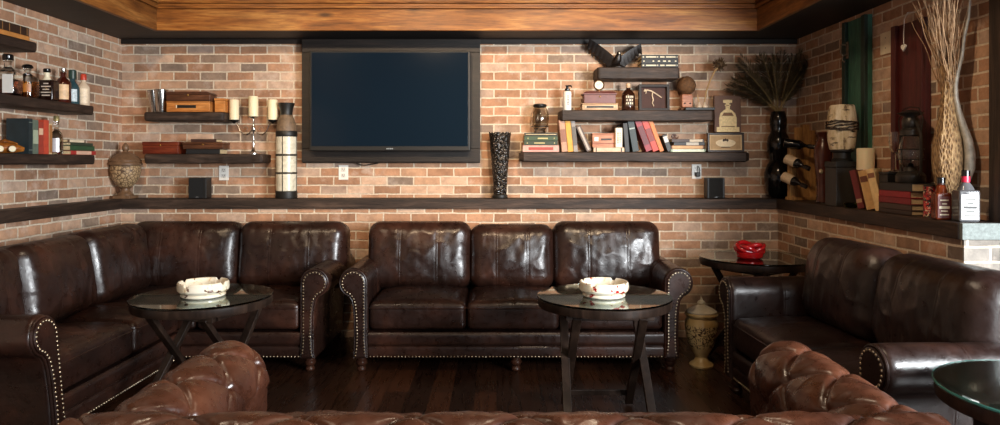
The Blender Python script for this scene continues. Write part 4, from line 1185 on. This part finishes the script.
# ---------------- left wall shelves: liquor bottles
WX = -2.775
def wy(px, x=WX): return x * F / (px - CX)
def deco_bottle(label, px, kind):
    y = wy(px)
    t = thing('liquor_bottle', label, 'bottle', (WX, y, W_MID + .0005), PI / 2 * 0 + math.atan2(-WX, y) * 0, 'liquor bottles on the left wall shelf')
    if kind == 'A':     # squat clear decanter, half full, white label
        MB().box((0, 0, .07), (.13, .085, .14), .02).build('glass', GLASS, t)
        MB().box((0, 0, .052), (.112, .068, .085), .012).build('liquor', DARKAMB, t)
        MB().lathe([(.05, .135), (.03, .155), (.02, .165), (.02, .195), (.024, .197), (.024, .203), (0, .204)], 24).build('neck', GLASS, t)
        MB().lathe([(0, .2035), (.026, .2035), (.028, .208), (.028, .232), (.022, .238), (0, .238)], 20).build('stopper', BLACKG, t)
        MB().box((.028, -.0435, .068), (.06, .002, .105), .001).build('label', WHITE, t)
    elif kind == 'B':
        MB().lathe([(0, .004), (.045, 0), (.058, .004), (.06, .012), (.06, .10), (.05, .125), (.026, .142), (.018, .15), (.018, .17), (.022, .172), (.022, .178), (0, .178)], 40).build('glass', GLASS, t)
        MB().lathe([(0, .008), (.052, .008), (.054, .014), (.054, .098), (0, .098)], 36).build('liquor', AMBER, t)
        MB().lathe([(0, .1785), (.02, .1785), (.03, .183), (.03, .19), (.024, .2), (.012, .205), (0, .206)], 24).build('stopper', BLACKG, t)
        lb = [[(.0606 * math.sin(a), -.0606 * math.cos(a), z) for z in (.035, .085)] for a in np.linspace(-.2, .9, 12)]
        MB().grid(lb).build('label', pm('a8641f', .4, 0, .2, 40, 0), t)
        lb = [[(.0606 * math.sin(a), -.0606 * math.cos(a), z) for z in (.02, .11)] for a in np.linspace(-.75, -.35, 8)]
        MB().grid(lb).build('side_strip', pm('b4472a', .4), t)
    elif kind == 'C':
        MB().box((0, 0, .066), (.115, .075, .132), .014).build('glass', pm('1b0d09', .07, 0, .15, 10, 0, .6), t)
        MB().lathe([(.03, .128), (.02, .142), (.015, .15), (.015, .178), (0, .178)], 24).build('neck', CREAM, t)
        MB().lathe([(0, .1785), (.018, .1785), (.021, .184), (.021, .198), (.016, .203), (0, .203)], 20).build('stopper', BLACKG, t)
        m = MB()
        for i, w in enumerate((.05, .062, .04, .058, .03)): m.box((.018, -.0385, .035 + i * .018), (w, .0015, .007))
        m.box((-.028, -.0385, .066), (.006, .0015, .1)); m.build('lettering', pm('c9b9a8', .5), t)
    elif kind == 'D':
        MB().lathe(bottle_prof(.046, .125, .045, .015, .198), 36).build('glass', pm('3d140c', .08, 0, .2, 10, 0, .6), t)
        lb = [[(.0466 * math.sin(a), -.0466 * math.cos(a), z) for z in (.025, .12)] for a in np.linspace(.05, 1.3, 14)]
        MB().grid(lb).build('label', pm('d9b48c', .5), t)
        MB().lathe([(0, .1985), (.019, .1985), (.021, .202), (.021, .222), (.017, .226), (0, .226)], 20).build('stopper', SILVER, t)
    elif kind == 'E':
        MB().lathe(bottle_prof(.042, .105, .05, .015, .17), 36).build('glass', pm('29434a', .08, 0, .2, 10, 0, .6), t)
        lb = [[(.0426 * math.sin(a), -.0426 * math.cos(a), z) for z in (.02, .1)] for a in np.linspace(-.6, 1.2, 14)]
        MB().grid(lb).build('label', pm('b9c6cc', .5, 0, .3, 80, 0), t)
        MB().lathe([(0, .1705), (.023, .1705), (.023, .223), (.017, .229), (0, .229)], 20).build('foil_cap', pm('1e3530', .35), t)
    else:
        MB().lathe(bottle_prof(.038, .12, .042, .014, .175), 36).build('glass', pm('cbb79f', .1, 0, .1, 10, 0), t)
        lb = [[(.0386 * math.sin(a), -.0386 * math.cos(a), z) for z in (.02, .118)] for a in np.linspace(-.9, 1.2, 16)]
        MB().grid(lb).build('label', pm('e0cdb2', .5, 0, .15, 60, 0), t)
        MB().lathe([(0, .1755), (.018, .1755), (.019, .18), (.018, .212), (.014, .217), (0, .217)], 20).build('wax_cap', pm('b53a26', .4), t)
    return t
deco_bottle('squat clear decanter with white label and dark cap, leftmost bottle', 8, 'A')
deco_bottle('round clear bottle of amber liquor with wide dark stopper', 27.5, 'B')
deco_bottle('square near-black bottle with pale neck and lettering', 47, 'C')
deco_bottle('dark red bottle with beige label and metal stopper', 63, 'D')
deco_bottle('blue-labelled bottle with dark green foil cap', 72.5, 'E')
deco_bottle('pale bottle with red wax cap, rightmost on the shelf', 83.5, 'F')
# lower left wall shelf
RZ = PI / 2
def lbook(label, px0, px1, h, wd, cover, bands=None, x=-2.70, g='upright books on the left wall shelf'):
    y0, y1 = x * F / (px0 - CX), x * F / (px1 - CX)
    return book(label, g, (x, (y0 + y1) / 2, W_LOW + .0005), (abs(y1 - y0) - .001, h, wd), cover, rz=RZ, bands=bands)
lbook('large dark teal book showing its cover on the left wall shelf', 28.6, 32.6, .205, .13, '1c2a2e', ('6f7a70', [(.1, .12), (.88, .9)]))
lbook('grey-green book next to the large teal book', 32.7, 38.6, .20, .12, '5f6a5c', ('a0a890', [(.3, .7)]))
lbook('dull red book between grey-green and scarlet books', 38.7, 43.4, .19, .12, '9a3a2c', ('d8b090', [(.6, .8)]))
lbook('scarlet book on the left wall shelf', 43.5, 49.0, .205, .12, 'bc4630', None)
lbook('cream paperback beside the scarlet book', 49.1, 52.4, .185, .12, 'cfae82', ('a06a3c', [(.05, .95)]))
t = thing('clear_bottle', 'tall clear bottle with silver label on the book shelf', 'bottle', (-2.735, wy(56.5, -2.735), W_LOW + .0005))
MB().lathe([(0, .004), (.028, 0), (.034, .003), (.036, .012), (.036, .09), (.034, .115), (.026, .135), (.014, .15), (.0125, .16), (.0125, .2), (.016, .201), (.016, .207), (0, .207)], 36).build('glass', GLASS, t)
lb = [[(.0366 * math.sin(a), -.0366 * math.cos(a), z) for z in (.015, .10)] for a in np.linspace(-.35, 1.0, 12)]
MB().grid(lb).build('label', pm('d8d4da', .3, .3, .1, 30, 0), t)
MB().lathe([(0, .2075), (.015, .2075), (.017, .21), (.016, .235), (.012, .24), (0, .24)], 20).build('cap', pm('b9ab78', .3, .7), t)
g = 'books lying at the end of the left wall shelf'
yb = wy(84, -2.70)
def lieb(label, z, t_, h, cover, dy=0, bands=None, wd=.13):
    return book(label, g, (-2.70, yb + dy, W_LOW + z), (t_, h, wd), cover, True, RZ, 0, bands)
lieb('red book lying at the bottom of the left wall stack', .0005, .026, .27, '9c2f2a', .0, ('d0a890', [(.2, .8)]))
lieb('green book lying second in the left wall stack', .0272, .032, .26, '2c4a30', -.01, None)
lieb('dark slim book lying third in the left wall stack', .0598, .018, .24, '2f3a2c', -.02, None)
lieb('small brown book, topmost of the left wall stack', .0784, .018, .19, '5a4230', -.075, ('d8c8ac', [(.1, .9)]))
t = thing('log_candle_holder', 'amber wooden holder with two pale round ends at the left edge', 'candle holder', (-2.735, wy(9, -2.735), W_LOW + .0005), math.radians(35))
AM = wood_mat('amber_root', '5a2c0c', '9a5a20', 'c88a3c', 0, 6, 8, .2, .1)
m = MB(); m.tube([(-.09, 0, .03), (-.04, -.004, .034), (.02, .0, .032), (.07, .004, .024)], [.022, .032, .03, .012], 16); m.tube([(-.07, .02, .05), (-.02, .02, .066), (.04, .02, .052)], [.010, .018, .008], 12); m.build('body', AM, t, ang=60)
for x in (-.04, .015):
    MB().lathe([(0, 0), (.016, 0), (.018, .004), (.018, .034), (.015, .04), (0, .04)], 20, T=Matrix.Translation((x, -.02, .026)) @ Matrix.Rotation(PI / 2, 4, 'X')).build('candle_stub', WAX, t)
# upper left wall shelf
x_ = -2.72
book('tan book lying at the bottom on the highest left shelf', 'things on the highest left shelf', (-2.70, wy(14, -2.70), W_UP + .0005), (.028, .26, .14), 'b5783c', True, RZ)
book('dark brown thick book lying on the tan one', 'things on the highest left shelf', (-2.705, wy(15, -2.705), W_UP + .029), (.05, .23, .13), '2e1c12', True, RZ, 0, ('8a6238', [(.06, .08), (.3, .32), (.68, .7), (.92, .94)]))

# ---------------- right ledge
def ry(px, x): return x * F / (px - CX)
# black gourd vase
t = thing('gourd_vase', 'glossy black gourd-shaped vase holding dried plumes', 'vase', (X_(778, 5.2), 5.195, LED))
MB().lathe([(0, 0), (.05, 0), (.058, .01), (.086, .06), (.1, .13), (.1, .19), (.08, .25), (.058, .285), (.062, .31), (.078, .36), (.082, .41), (.074, .46), (.055, .495), (.052, .515), (.060, .55), (.062, .59), (.055, .63), (.048, .652), (.036, .652), (.038, .6), (0, .58)], 48).build('body', BLACKG, t)
# plumes
g = 'dried palm plumes in the black gourd vase'
base = Vector((t.location.x, t.location.y, LED + .66))
PL = pm('6a5f47', .85, 0, .35, 30, .2); PST = pm('8a7346', .7, 0, .2, 30, .1)
rnd = random.Random(11)
specs = []
for i in range(19):
    u = i / 18
    specs.append((-.92 + 1.75 * u + rnd.uniform(-.06, .06), rnd.uniform(.36, .52) * (1 - .1 * abs(u - .5)), rnd.uniform(-.1, .02)))
for i, (a, L, yy) in enumerate(specs):
    if a > .55: a = .55 - (a - .55) * .3
    o = thing('dried_plume', 'dry olive-brown palm plume fanning out of the black gourd vase', 'plume', tuple(base + Vector((rnd.uniform(-.01, .01), rnd.uniform(-.01, .01), -.02))), 0, g)
    P = []
    for k_ in range(12):
        q = k_ / 11
        dr = .18 * q * q * (1 if a > 0 else -1) * abs(a)
        P.append(Vector((math.sin(a + dr) * L * q, yy * q * .9, math.cos(a + dr) * L * q)))
    MB().tube(P, [.0035 * (1 - .6 * k_ / 11) for k_ in range(12)], 6).build('stem', PST, o)
    m = MB()
    for k_ in range(110):
        q = .22 + .78 * k_ / 110
        f = q * 11; i0 = min(10, int(f)); p = P[i0].lerp(P[i0 + 1], f - i0)
        tdir = (P[i0 + 1] - P[i0]).normalized()
        side = Vector((tdir.z, rnd.uniform(-.5, .5), -tdir.x)).normalized() * (1 if k_ % 2 else -1)
        ll = (.045 + .05 * math.sin(PI * min(1, (q - .2) / .85))) * rnd.uniform(.7, 1.15)
        d = (tdir * .85 + side * .6).normalized()
        e = p + d * ll + Vector((0, 0, -.012 * rnd.random()))
        if p.z + base.z > 2.18 or e.z + base.z > 2.2: continue
        if e.y + base.y > 5.285: e.y = 5.285 - base.y
        if e.x + base.x > 2.285: e.x = 2.285 - base.x
        w = Vector((tdir.z, 0, -tdir.x)).cross(d); w = w.normalized() * .0048 if w.length > 1e-4 else Vector((0, .0048, 0))
        md = p.lerp(e, .5) + Vector((0, 0, .004))
        m.add([p, md + w, e, md - w, md + d.cross(w).normalized() * .0012 if d.cross(w).length > 1e-9 else md], [(0, 1, 4), (1, 2, 4), (2, 3, 4), (3, 0, 4), (0, 3, 2, 1)])
    m.build('leaflets', PL, o)
# wine rack
t = thing('wine_rack', 'upright board wine rack of weathered wood in the right corner', 'wine rack', (2.188, 4.95, LED), math.radians(14))
m = MB()
for i, (x, h) in enumerate(((-.085, .40), (-.03, .52), (.025, .54), (.08, .50))):
    m.box((x, 0, h / 2), (.052, .03, h), .004)
m.build('board', RACKW, t)
MB().box((0, .02, .2), (.2, .012, .04), .003).build('crossbar', RACKW, t)
MB().box((0, .0, .012), (.215, .085, .024), .003).build('foot', RACKW, t)
pg = MB()
for px_, pz in ((-.07, .235), (-.07, .365), (-.085, .11)): pg.tube([(px_, -.014, pz), (px_, -.085, pz + .004)], .006, 10)
pg.build('peg', RACKW, t)
def wine(label, z, dark, dx=0, d=(.50, -.76, -.36)):
    d = Vector(d).normalized()
    q = d.to_track_quat('Z', 'Y')
    o = thing('wine_bottle', label, 'bottle', (2.075 + dx, 4.862, LED + z), 0, 'wine bottles in the board rack', rot=q.to_euler()); o.scale = (.9, .9, .82)
    body = BLACKG if dark else pm('14100e', .12, 0, .1, 10, 0)
    MB().lathe([(0, -.06), (.03, -.06), (.037, -.055), (.038, .06), (.034, .075), (.018, .10), (.014, .115), (.014, .165), (.0165, .166), (.0165, .178), (0, .178)], 28).build('glass', body, o)
    if not dark: MB().lathe([(.0384, -.05), (.0388, -.048), (.0388, .045), (.0384, .047)], 28).build('label', pm('c9ae8c', .6, 0, .12, 60, 0), o)
    MB().lathe([(.0168, .13), (.0175, .131), (.0175, .179), (.012, .182), (0, .182)], 20).build('foil', pm('1a1311', .4), o)
wine('wine bottle with tan label, upper one in the board rack', .28, False, -.0)
wine('all-black wine bottle, topmost in the board rack', .40, True, .0, (.86, -.48, -.16))
wine('wine bottle with tan label, lower one in the board rack', .155, False, -.02)
# reddish vase
x = 2.19
t = thing('clay_vase', 'slim reddish-brown vase with a notched neck beside the wine rack', 'vase', (x, ry(823, x), LED))
MB().lathe([(0, 0), (.04, 0), (.046, .006), (.044, .02), (.036, .06), (.04, .14), (.05, .24), (.058, .32), (.056, .37), (.042, .41), (.034, .43), (.036, .445), (.048, .46), (.05, .472), (.042, .474), (.03, .44), (0, .43)], 40).build('body', pm('4a241a', .25, 0, .4, 20, .1, .5), t)
MB().ball((-.03, -.036, .21), (.014, .01, .018), 12, 8).build('stud', pm('e0cfae', .2, .6), t)
# box + pedestal + birch log
yl = ry(842, 2.15)
t = thing('pedestal_box', 'dark grey box on the ledge under the birch log', 'box', (2.15, yl, LED))
MB().box((0, 0, .12), (.145, .145, .24), .005).build('body', pm('2a2623', .45, 0, .2, 20, .1), t)
t = thing('log_stand', 'stepped black stand between grey box and birch log', 'stand', (2.15, yl, LED + .2405))
MB().box((0, 0, .018), (.15, .15, .036), .004).build('base', BLACKM, t)
MB().lathe([(0, .036), (.06, .036), (.062, .045), (.05, .055), (.05, .09), (.066, .098), (.066, .106), (0, .106)], 40).build('pillar', BLACKM, t)
def birch():
    t = NT('birch_bark'); v = t.mapping(scale=(1, 1, .28))
    f = t.noise(v, 30, 5, .65); v2 = t.mapping(scale=(.5, .5, 2)); f2 = t.noise(v2, 22, 4, .6)
    c = t.ramp(f, [(.34, hexc('5a432c')), (.46, hexc('c9b38c')), (.7, hexc('e8dac0'))])
    c = t.mix(c, hexc('3a2a1c'), t.ramp(f2, [(.56, (0, 0, 0)), (.64, (1, 1, 1))]))
    t.col(c); t.set(Roughness=.8); t.bump(f, .6, .01); return t.mat
t = thing('birch_log', 'pale birch log wrapped with dark twine on a black stand', 'log', (2.15, yl, LED + .347))
rows = []; n = 44
for z, r in ((0, .06), (.004, .07), (.06, .082), (.12, .086), (.18, .084), (.24, .078), (.275, .072), (.28, .066)):
    rows.append([((r + .004 * nz((math.cos(a), math.sin(a), z * 8), 2, 3)) * math.cos(a), (r + .004 * nz((math.cos(a), math.sin(a), z * 8), 2, 3)) * math.sin(a), z) for a in [2 * PI * i / n for i in range(n)]])
m = MB(); m.grid(rows, wrap=True); m.add(rows[0], [tuple(range(n))]); m.add(rows[-1], [tuple(range(n))]); m.build('trunk', birch(), t)
m = MB(); rnd = random.Random(2)
for q in range(5):
    m.tube([((.0895 + .003 * rnd.random()) * math.cos(i * PI / 22), (.0895 + .003 * rnd.random()) * math.sin(i * PI / 22), .135 + q * .008 + .012 * math.sin(i * PI / 22 + q) + rnd.uniform(-.003, .003)) for i in range(44)], .004, 6, True)
m.build('twine', pm('33251a', .8, 0, .3, 60, .3), t)
# candle and leaning books
candle('wide cream pillar candle behind the leaning books on the right ledge', (2.225, ry(865.5, 2.225), LED + .0), .049, .356)
g = 'books leaning on the right ledge'
rzz = math.radians(-48)
for i, (lab, px, th, h, cov, bd) in enumerate((
        ('dark red book leaning in front of the cream candle', 858.0, .034, .225, '6a201e', ('b08a6a', [(.15, .25)])),
        ('tan book leaning in the middle in front of the candle', 866.8, .045, .225, 'c49a62', ('6a3a24', [(.7, .85)])),
        ('light tan book leaning nearest the red stack', 875.6, .040, .235, 'd2ab72', ('7a4a2c', [(.78, .9)])))):
    xx = 2.095
    book(lab, g, (xx, ry(px, xx), LED + .0005), (th, h, .12), cov, False, rzz, -.22, bd)
t = thing('glass_dish', 'small green glass dish on the ledge beside the leaning books', 'dish', (2.1, ry(851, 2.1), LED))
MB().lathe([(0, 0), (.03, 0), (.034, .006), (.045, .03), (.042, .031), (.028, .008), (0, .006)], 32).build('bowl', glass_mat('green_glass', '7d8f5c', .05), t)
# big books under the lantern
g = 'large books stacked under the oil lantern'
yb = 3.655; z = LED + .0005
for lab, th, cov, ln, dy in (('dark brown large book, bottom of the stack under the lantern', .022, '30201a', .30, 0), ('brown large book, second from the bottom under the lantern', .030, '3d2a22', .30, .0), ('red large book, third from the bottom under the lantern', .033, '7a1620', .295, .005), ('bright red large book, fourth from the bottom under the lantern', .033, '8f1c26', .29, .005), ('black large book, topmost under the lantern', .042, '17181a', .30, .0)):
    book(lab, g, (2.105, yb + dy, z), (th, ln, .14), cov, True, -PI / 2, 0, None); z += th + .0006
ZB = z
LIRON = pm('34302c', .4, .5, .3, 40, .2)
t = thing('oil_lantern', 'black iron oil lantern with glass chimney on the large books', 'lantern', (2.165, 3.612, ZB))
t.scale = (1.14, 1.14, 1.1)
MB().lathe([(0, 0), (.058, 0), (.062, .006), (.062, .035), (.05, .05), (.03, .056), (.026, .075), (0, .076)], 40).build('fuel_tank', LIRON, t)
MB().lathe([(.028, .076), (.044, .09), (.052, .13), (.046, .18), (.034, .22), (.032, .222), (.044, .178), (.05, .13), (.042, .092), (.027, .078)], 40).build('chimney', GLASS, t)
MB().lathe([(.034, .222), (.04, .226), (.04, .25), (.03, .262), (.036, .27), (.036, .30), (.028, .312), (.03, .318), (.05, .326), (.055, .332), (.02, .345), (0, .347)], 40).build('cap', LIRON, t)
for s in (-1, 1): MB().tube([(0, s * .055, .03), (0, s * .078, .06), (0, s * .08, .15), (0, s * .076, .23), (0, s * .05, .275), (0, s * .034, .29)], .007, 8).build('side_tube', LIRON, t)
MB().tube([(0, -.08, .235), (0, -.095, .30), (0, -.06, .352), (0, 0, .362), (0, .06, .352), (0, .095, .30), (0, .08, .235)], .0028, 6).build('bail_handle', LIRON, t)
m = MB()
for zz in (.11, .16): m.tube([(.055 * math.cos(i * PI / 20), .055 * math.sin(i * PI / 20), zz) for i in range(40)], .0018, 6, True)
m.build('guard_wire', IRON, t)
MB().lathe([(0, .076), (.012, .076), (.012, .09), (.004, .096), (.003, .115), (0, .116)], 16).build('burner', IRON, t)
t = thing('black_box', 'small black lacquer box on the large books behind the lantern', 'box', (2.17, 3.762, ZB))
MB().box((0, 0, .02), (.13, .085, .04), .003).build('body', BLACKM, t)
MB().box((0, 0, .0485), (.134, .089, .016), .003).build('lid', BLACKM, t)
t = thing('glass_goblet', 'slender clear glass goblet left of the oil lantern', 'glass', (2.17, 3.762, ZB + .057))
MB().lathe([(0, 0), (.03, 0), (.031, .003), (.008, .010), (.005, .03), (.005, .085), (.012, .1), (.026, .125), (.031, .16), (.029, .215), (.027, .215), (.029, .16), (.024, .128), (.01, .105), (0, .102)], 36).build('bowl', GLASS, t)
# can, spathe, whiskey
def can_mat():
    t = NT('floral_tin'); v = t.mapping()
    f = t.noise(v, 60, 3, .55, 1.0); g_ = t.noise(v, 75, 2, .5, 1.0)
    c = t.ramp(f, [(.42, hexc('14110f')), (.5, hexc('a8242a')), (.6, hexc('c8473a'))], 'CONSTANT')
    c = t.mix(c, hexc('d9c7a6'), t.ramp(g_, [(.6, (0, 0, 0)), (.64, (1, 1, 1))])); t.col(c); t.set(Roughness=.35); return t.mat
t = thing('floral_tin', 'slim black tin with red and cream flowers beside the large books', 'tin', (2.152, 3.43, LED))
MB().lathe([(0, .002), (.028, .0), (.03, .002), (.029, .006), (.029, .144), (.03, .15), (0, .15)], 36).build('body', can_mat(), t)
MB().lathe([(0, .1505), (.028, .1505), (.028, .158), (.01, .162), (0, .162)], 30).build('lid', BLACKM, t)
t = thing('palm_spathe', 'tall brown fibrous palm spathe with silvery rim and dry twigs on a black stand', 'ornament', (2.185, 3.345, LED))
MB().box((0, 0, .016), (.09, .10, .032), .004).build('stand', BLACKM, t)
def fibre():
    t = NT('palm_fibre'); v = t.mapping(scale=(1, 1, .35))
    vo = t.new('ShaderNodeTexVoronoi'); vo.inputs['Scale'].default_value = 120; t.link(v, vo.inputs['Vector'])
    c = t.ramp(vo.outputs['Distance'], [(.1, hexc('4a3420')), (.5, hexc('8a6a45')), (.9, hexc('a88a60'))])
    t.col(c); t.set(Roughness=.75); t.bump(vo.outputs['Distance'], .8, .01); return t.mat
FIB = fibre()
rows = []; n = 40
for z, r in ((.033, .012), (.06, .024), (.1, .04), (.16, .062), (.22, .077), (.28, .083), (.34, .08), (.40, .07), (.46, .055), (.52, .042), (.58, .034), (.64, .032), (.70, .04), (.74, .046)):
    rows.append([((r * .8 + .0022 * math.sin(a * 9)) * math.cos(a), (r * .86 + .0022 * math.sin(a * 9)) * math.sin(a), z) for a in [2 * PI * i / n for i in range(n)]])
m = MB(); m.grid(rows, wrap=True); m.add(rows[0], [tuple(range(n))]); m.add(rows[-1], [tuple(range(n))]); m.build('body', FIB, t, ang=60)
# silver rim shell: a crescent on the side nearest the camera, running up into a long curved tail
C_ = []
for z, off, wd in ((.05, .02, .004), (.1, .045, .012), (.17, .072, .022), (.24, .092, .028), (.31, .096, .028), (.38, .085, .024), (.45, .064, .02), (.52, .046, .016), (.58, .036, .013), (.64, .034, .012), (.70, .042, .011), (.78, .06, .010), (.87, .07, .009), (.96, .088, .008), (1.04, .115, .006), (1.1, .13, .003)):
    C_.append((z, off, wd))
rows = []
ax = Vector((.80, -.60, 0)); bx2 = Vector((.60, .80, 0))
for z, off, wd in C_:
    rows.append([tuple(ax * (min(off, .094) * .95 + wd * .85 * math.sin(a)) + bx2 * (wd * 1.3 * math.cos(a) - .006) + Vector((0, 0, z))) for a in [2 * PI * i / 14 for i in range(14)]])
m = MB(); m.grid(rows, wrap=True); m.add(rows[0], [tuple(range(14))]); m.add(rows[-1], [tuple(range(14))]); m.build('silver_rim', pm('b0aba0', .45, .0, .3, 30, .1), t, ang=60)
# twig spray
rnd = random.Random(21); m = MB()
for i in range(90):
    a0 = rnd.uniform(-.55, .5); x0 = rnd.uniform(-.02, .03); y0 = rnd.uniform(-.03, .04)
    L = rnd.uniform(.3, .50); P = []; z0 = .60 + rnd.uniform(0, .1)
    ph = rnd.uniform(0, 6); xs_ = rnd.uniform(-.12, .02)
    for k_ in range(9):
        q = k_ / 8
        yy = y0 + math.sin(a0) * L * q ** 1.2 * .55 + .010 * math.sin(q * 9 + ph)
        P.append((min(x0 + xs_ * q, .075), yy, z0 + L * q * math.cos(a0)))
    m.tube(P, [.0028 * (1 - .7 * q / 8) for q in range(9)], 5)
o = m.build('twig_spray', pm('8a6c4e', .8, 0, .3, 40, .2), t)
o['kind'] = 'stuff'
# whiskey bottles
def whiskey(label, x, y, w, hb, hn, body, lab, cap, foil):
    t = thing('whiskey_bottle', label, 'bottle', (x, y, LED), math.radians(-12), 'whiskey bottles at the ledge end')
    MB().box((0, 0, hb / 2), (w, w, hb), .012).build('glass', body, t)
    MB().lathe([(w * .42, hb - .006), (w * .34, hb + .012), (.02, hb + .028), (.015, hb + .034), (.015, hn - .03), (0, hn - .03)], 28).build('neck', body, t)
    MB().lathe([(.0155, hb + .034), (.0175, hb + .036), (.0175, hn - .028), (0, hn - .028)], 24).build('foil', foil, t)
    MB().lathe([(0, hn - .0275), (.018, hn - .0275), (.018, hn - .002), (.016, hn), (0, hn)], 24).build('cap', cap, t)
    MB().box((0, -w / 2 - .0008, hb * .47), (w * .8, .0016, hb * .78), .001).build('label', lab, t)
    m = MB()
    for i, q in enumerate((.55, .4, .62, .3, .5)): m.box((0, -w / 2 - .0018, hb * (.2 + i * .13)), (w * q, .001, .006 if i != 2 else .012))
    m.build('lettering', BLACKM if lab is not REDLAB else CREAM, t)
REDLAB = pm('5c211a', .5, 0, .2, 50, 0)
whiskey('square bottle with white label, red neck and dark cap at the ledge end', 2.15, 3.165, .088, .145, .235, pm('5a5a5c', .08, 0, .2, 10, 0), pm('e4e2dd', .5, 0, .06, 40, 0), BLACKG, pm('b0203a', .35))
whiskey('shorter amber bottle with red label, behind the white-labelled bottle', 2.10, 3.262, .07, .13, .20, pm('6b2c14', .1, 0, .2, 10, 0), REDLAB, BLACKG, pm('3a1a14', .4))
# shutters on the right wall
def shutter(name, label, x, y0, y1, z1, mat, mat2):
    t = thing(name, label, 'shutter', (XR - .002, (y0 + y1) / 2, LED + .0))
    W = y0 - y1; H = z1 - LED
    n_ = 4
    MB().box((-.016, 0, H / 2), (.028, W, H), .003).build('board', mat, t)
    m = MB()
    for s in (-1, 1): m.box((-.040, s * (W / 2 - .022), H / 2), (.022, .044, H), .003)
    m.build('stile', mat2, t)
    return t
GRN = wood_mat('green_paint', '2a5244', '366858', '477a6a', 2, 10, 5, .5, .2)
GRN2 = wood_mat('green_paint_dark', '18241f', '1d332b', '2a4238', 2, 10, 5, .5, .2)
MRN = wood_mat('maroon_paint', '33110f', '4a1a18', '5c2421', 2, 10, 5, .45, .2)
sh = shutter('green_shutter', 'tall green painted shutter board on the right wall', XR, 4.50, 4.22, 2.205, GRN, GRN2)
m = MB().box((-.062, .045, .985), (.006, .03, .11), .002); m.tube([(-.066, .045, 1.02), (-.10, .045, 1.02), (-.105, .045, .97), (-.085, .045, .945), (-.078, .045, .955)], .006, 8); m.tube([(-.066, .045, .955), (-.09, .045, .95), (-.095, .045, .925), (-.08, .045, .91)], .006, 8)
m.build('hook', pm('6a5642', .5, .4, .3, 40, .2), sh)
sh = shutter('maroon_shutter', 'tall maroon painted shutter board on the right wall', XR, 3.94, 3.65, 2.07, MRN, MRN)
t = thing('heart_pendant', 'small white heart hanging on a cord over the maroon shutter', 'pendant', (2.234, 3.79, 1.93))
m = MB(); hp = []
for i in range(36):
    a = 2 * PI * i / 36
    hp.append((.0013 * 16 * math.sin(a) ** 3, .0013 * (13 * math.cos(a) - 5 * math.cos(2 * a) - 2 * math.cos(3 * a) - math.cos(4 * a))))
m.prism(hp, -.004, .004, T=Tm((0, 1, 0), (1, 0, 0), (0, 0, 1))); m.build('heart', WHITE, t)
MB().tube([(0, 0, .012), (.0, 0, .08), (.004, .002, .15), (.02, .0, .19), (.06, 0, .195)], .0022, 6).build('cord', pm('d6cfc4', .7), t)
t = thing('wall_plate', 'blank cream wall plate between the two shutters', 'plate', (XR - .0005, 4.07, Z_(43, 4.07)))
MB().box((-.004, 0, 0), (.008, .115, .13), .003).build('plate', CREAM, t)
m = MB()
for z in (-.03, .03): m.ball((-.0085, 0, z), (.0015, .004, .004), 10, 6)
m.build('screw', pm('8a8578', .4, .5), t)
# ------------------------------------------------------------------ light
def area(name, loc, target, sx, sy, power, color):
    l = bpy.data.lights.new(name, 'AREA'); l.shape = 'RECTANGLE'; l.size = sx; l.size_y = sy; l.energy = power; l.color = color
    o = bpy.data.objects.new(name, l); COL.objects.link(o); o.location = loc
    o.rotation_euler = (Vector(target) - Vector(loc)).to_track_quat('-Z', 'Y').to_euler(); return o
def spot(name, loc, target, power, color, ang=95, blend=.8, size=.06):
    l = bpy.data.lights.new(name, 'SPOT'); l.energy = power; l.color = color; l.spot_size = math.radians(ang); l.spot_blend = blend; l.shadow_soft_size = size
    o = bpy.data.objects.new(name, l); COL.objects.link(o); o.location = loc
    o.rotation_euler = (Vector(target) - Vector(loc)).to_track_quat('-Z', 'Y').to_euler(); return o
WARM = (1, .73, .46); COOL = (.93, .97, 1.0)
for x, e in ((-2.0, 115), (-.75, 205), (.45, 245), (1.2, 40)):
    spot('wall_spot', (x * .9, 2.6, 2.80), (x, 5.25, 1.5), e, WARM, 56, .9)
for x, y, e in ((-1.4, 2.6, 40), (.5, 2.6, 50), (-.4, 1.0, 55)):
    spot('recessed_downlight', (x, y, 2.80), (x, y + .3, 0), e, (1, .78, .55), 110, .9)
spot('wall_spot', (.9, 2.7, 2.80), (2.25, 3.85, 1.25), 70, WARM, 52, .9)  # added spot to brighten the right wall and ledge, no known lamp
area('front_window_light', (1.9, -2.4, 1.6), (.2, 3.5, .9), 1.6, 1.4, 85, COOL)
area('side_window_light', (3.1, .3, 1.6), (-2.2, 3.6, 1.1), 1.35, 1.35, 430, COOL)
w = bpy.data.worlds.new('room_air'); SC.world = w; w.use_nodes = True
w.node_tree.nodes['Background'].inputs[0].default_value = (.75, .85, 1, 1); w.node_tree.nodes['Background'].inputs[1].default_value = .14

# ------------------------------------------------------------------ camera
cd = bpy.data.cameras.new('camera'); cam = bpy.data.objects.new('camera', cd); COL.objects.link(cam)
cam.location = (0, 0, EYE); cam.rotation_euler = (PI / 2, 0, 0)
cd.sensor_fit = 'HORIZONTAL'; cd.sensor_width = 36; cd.lens = 36 * F / 1000
cd.shift_x = (500 - CX) / 1000; cd.shift_y = -(212.5 - CY) / 1000; cd.clip_start = .02
SC.camera = cam
vs = SC.view_settings
SC.display_settings.display_device = 'sRGB'
vs.view_transform = 'Standard'; vs.look = 'None'; vs.gamma = 1; vs.use_curve_mapping = False
vs.exposure = 0.0
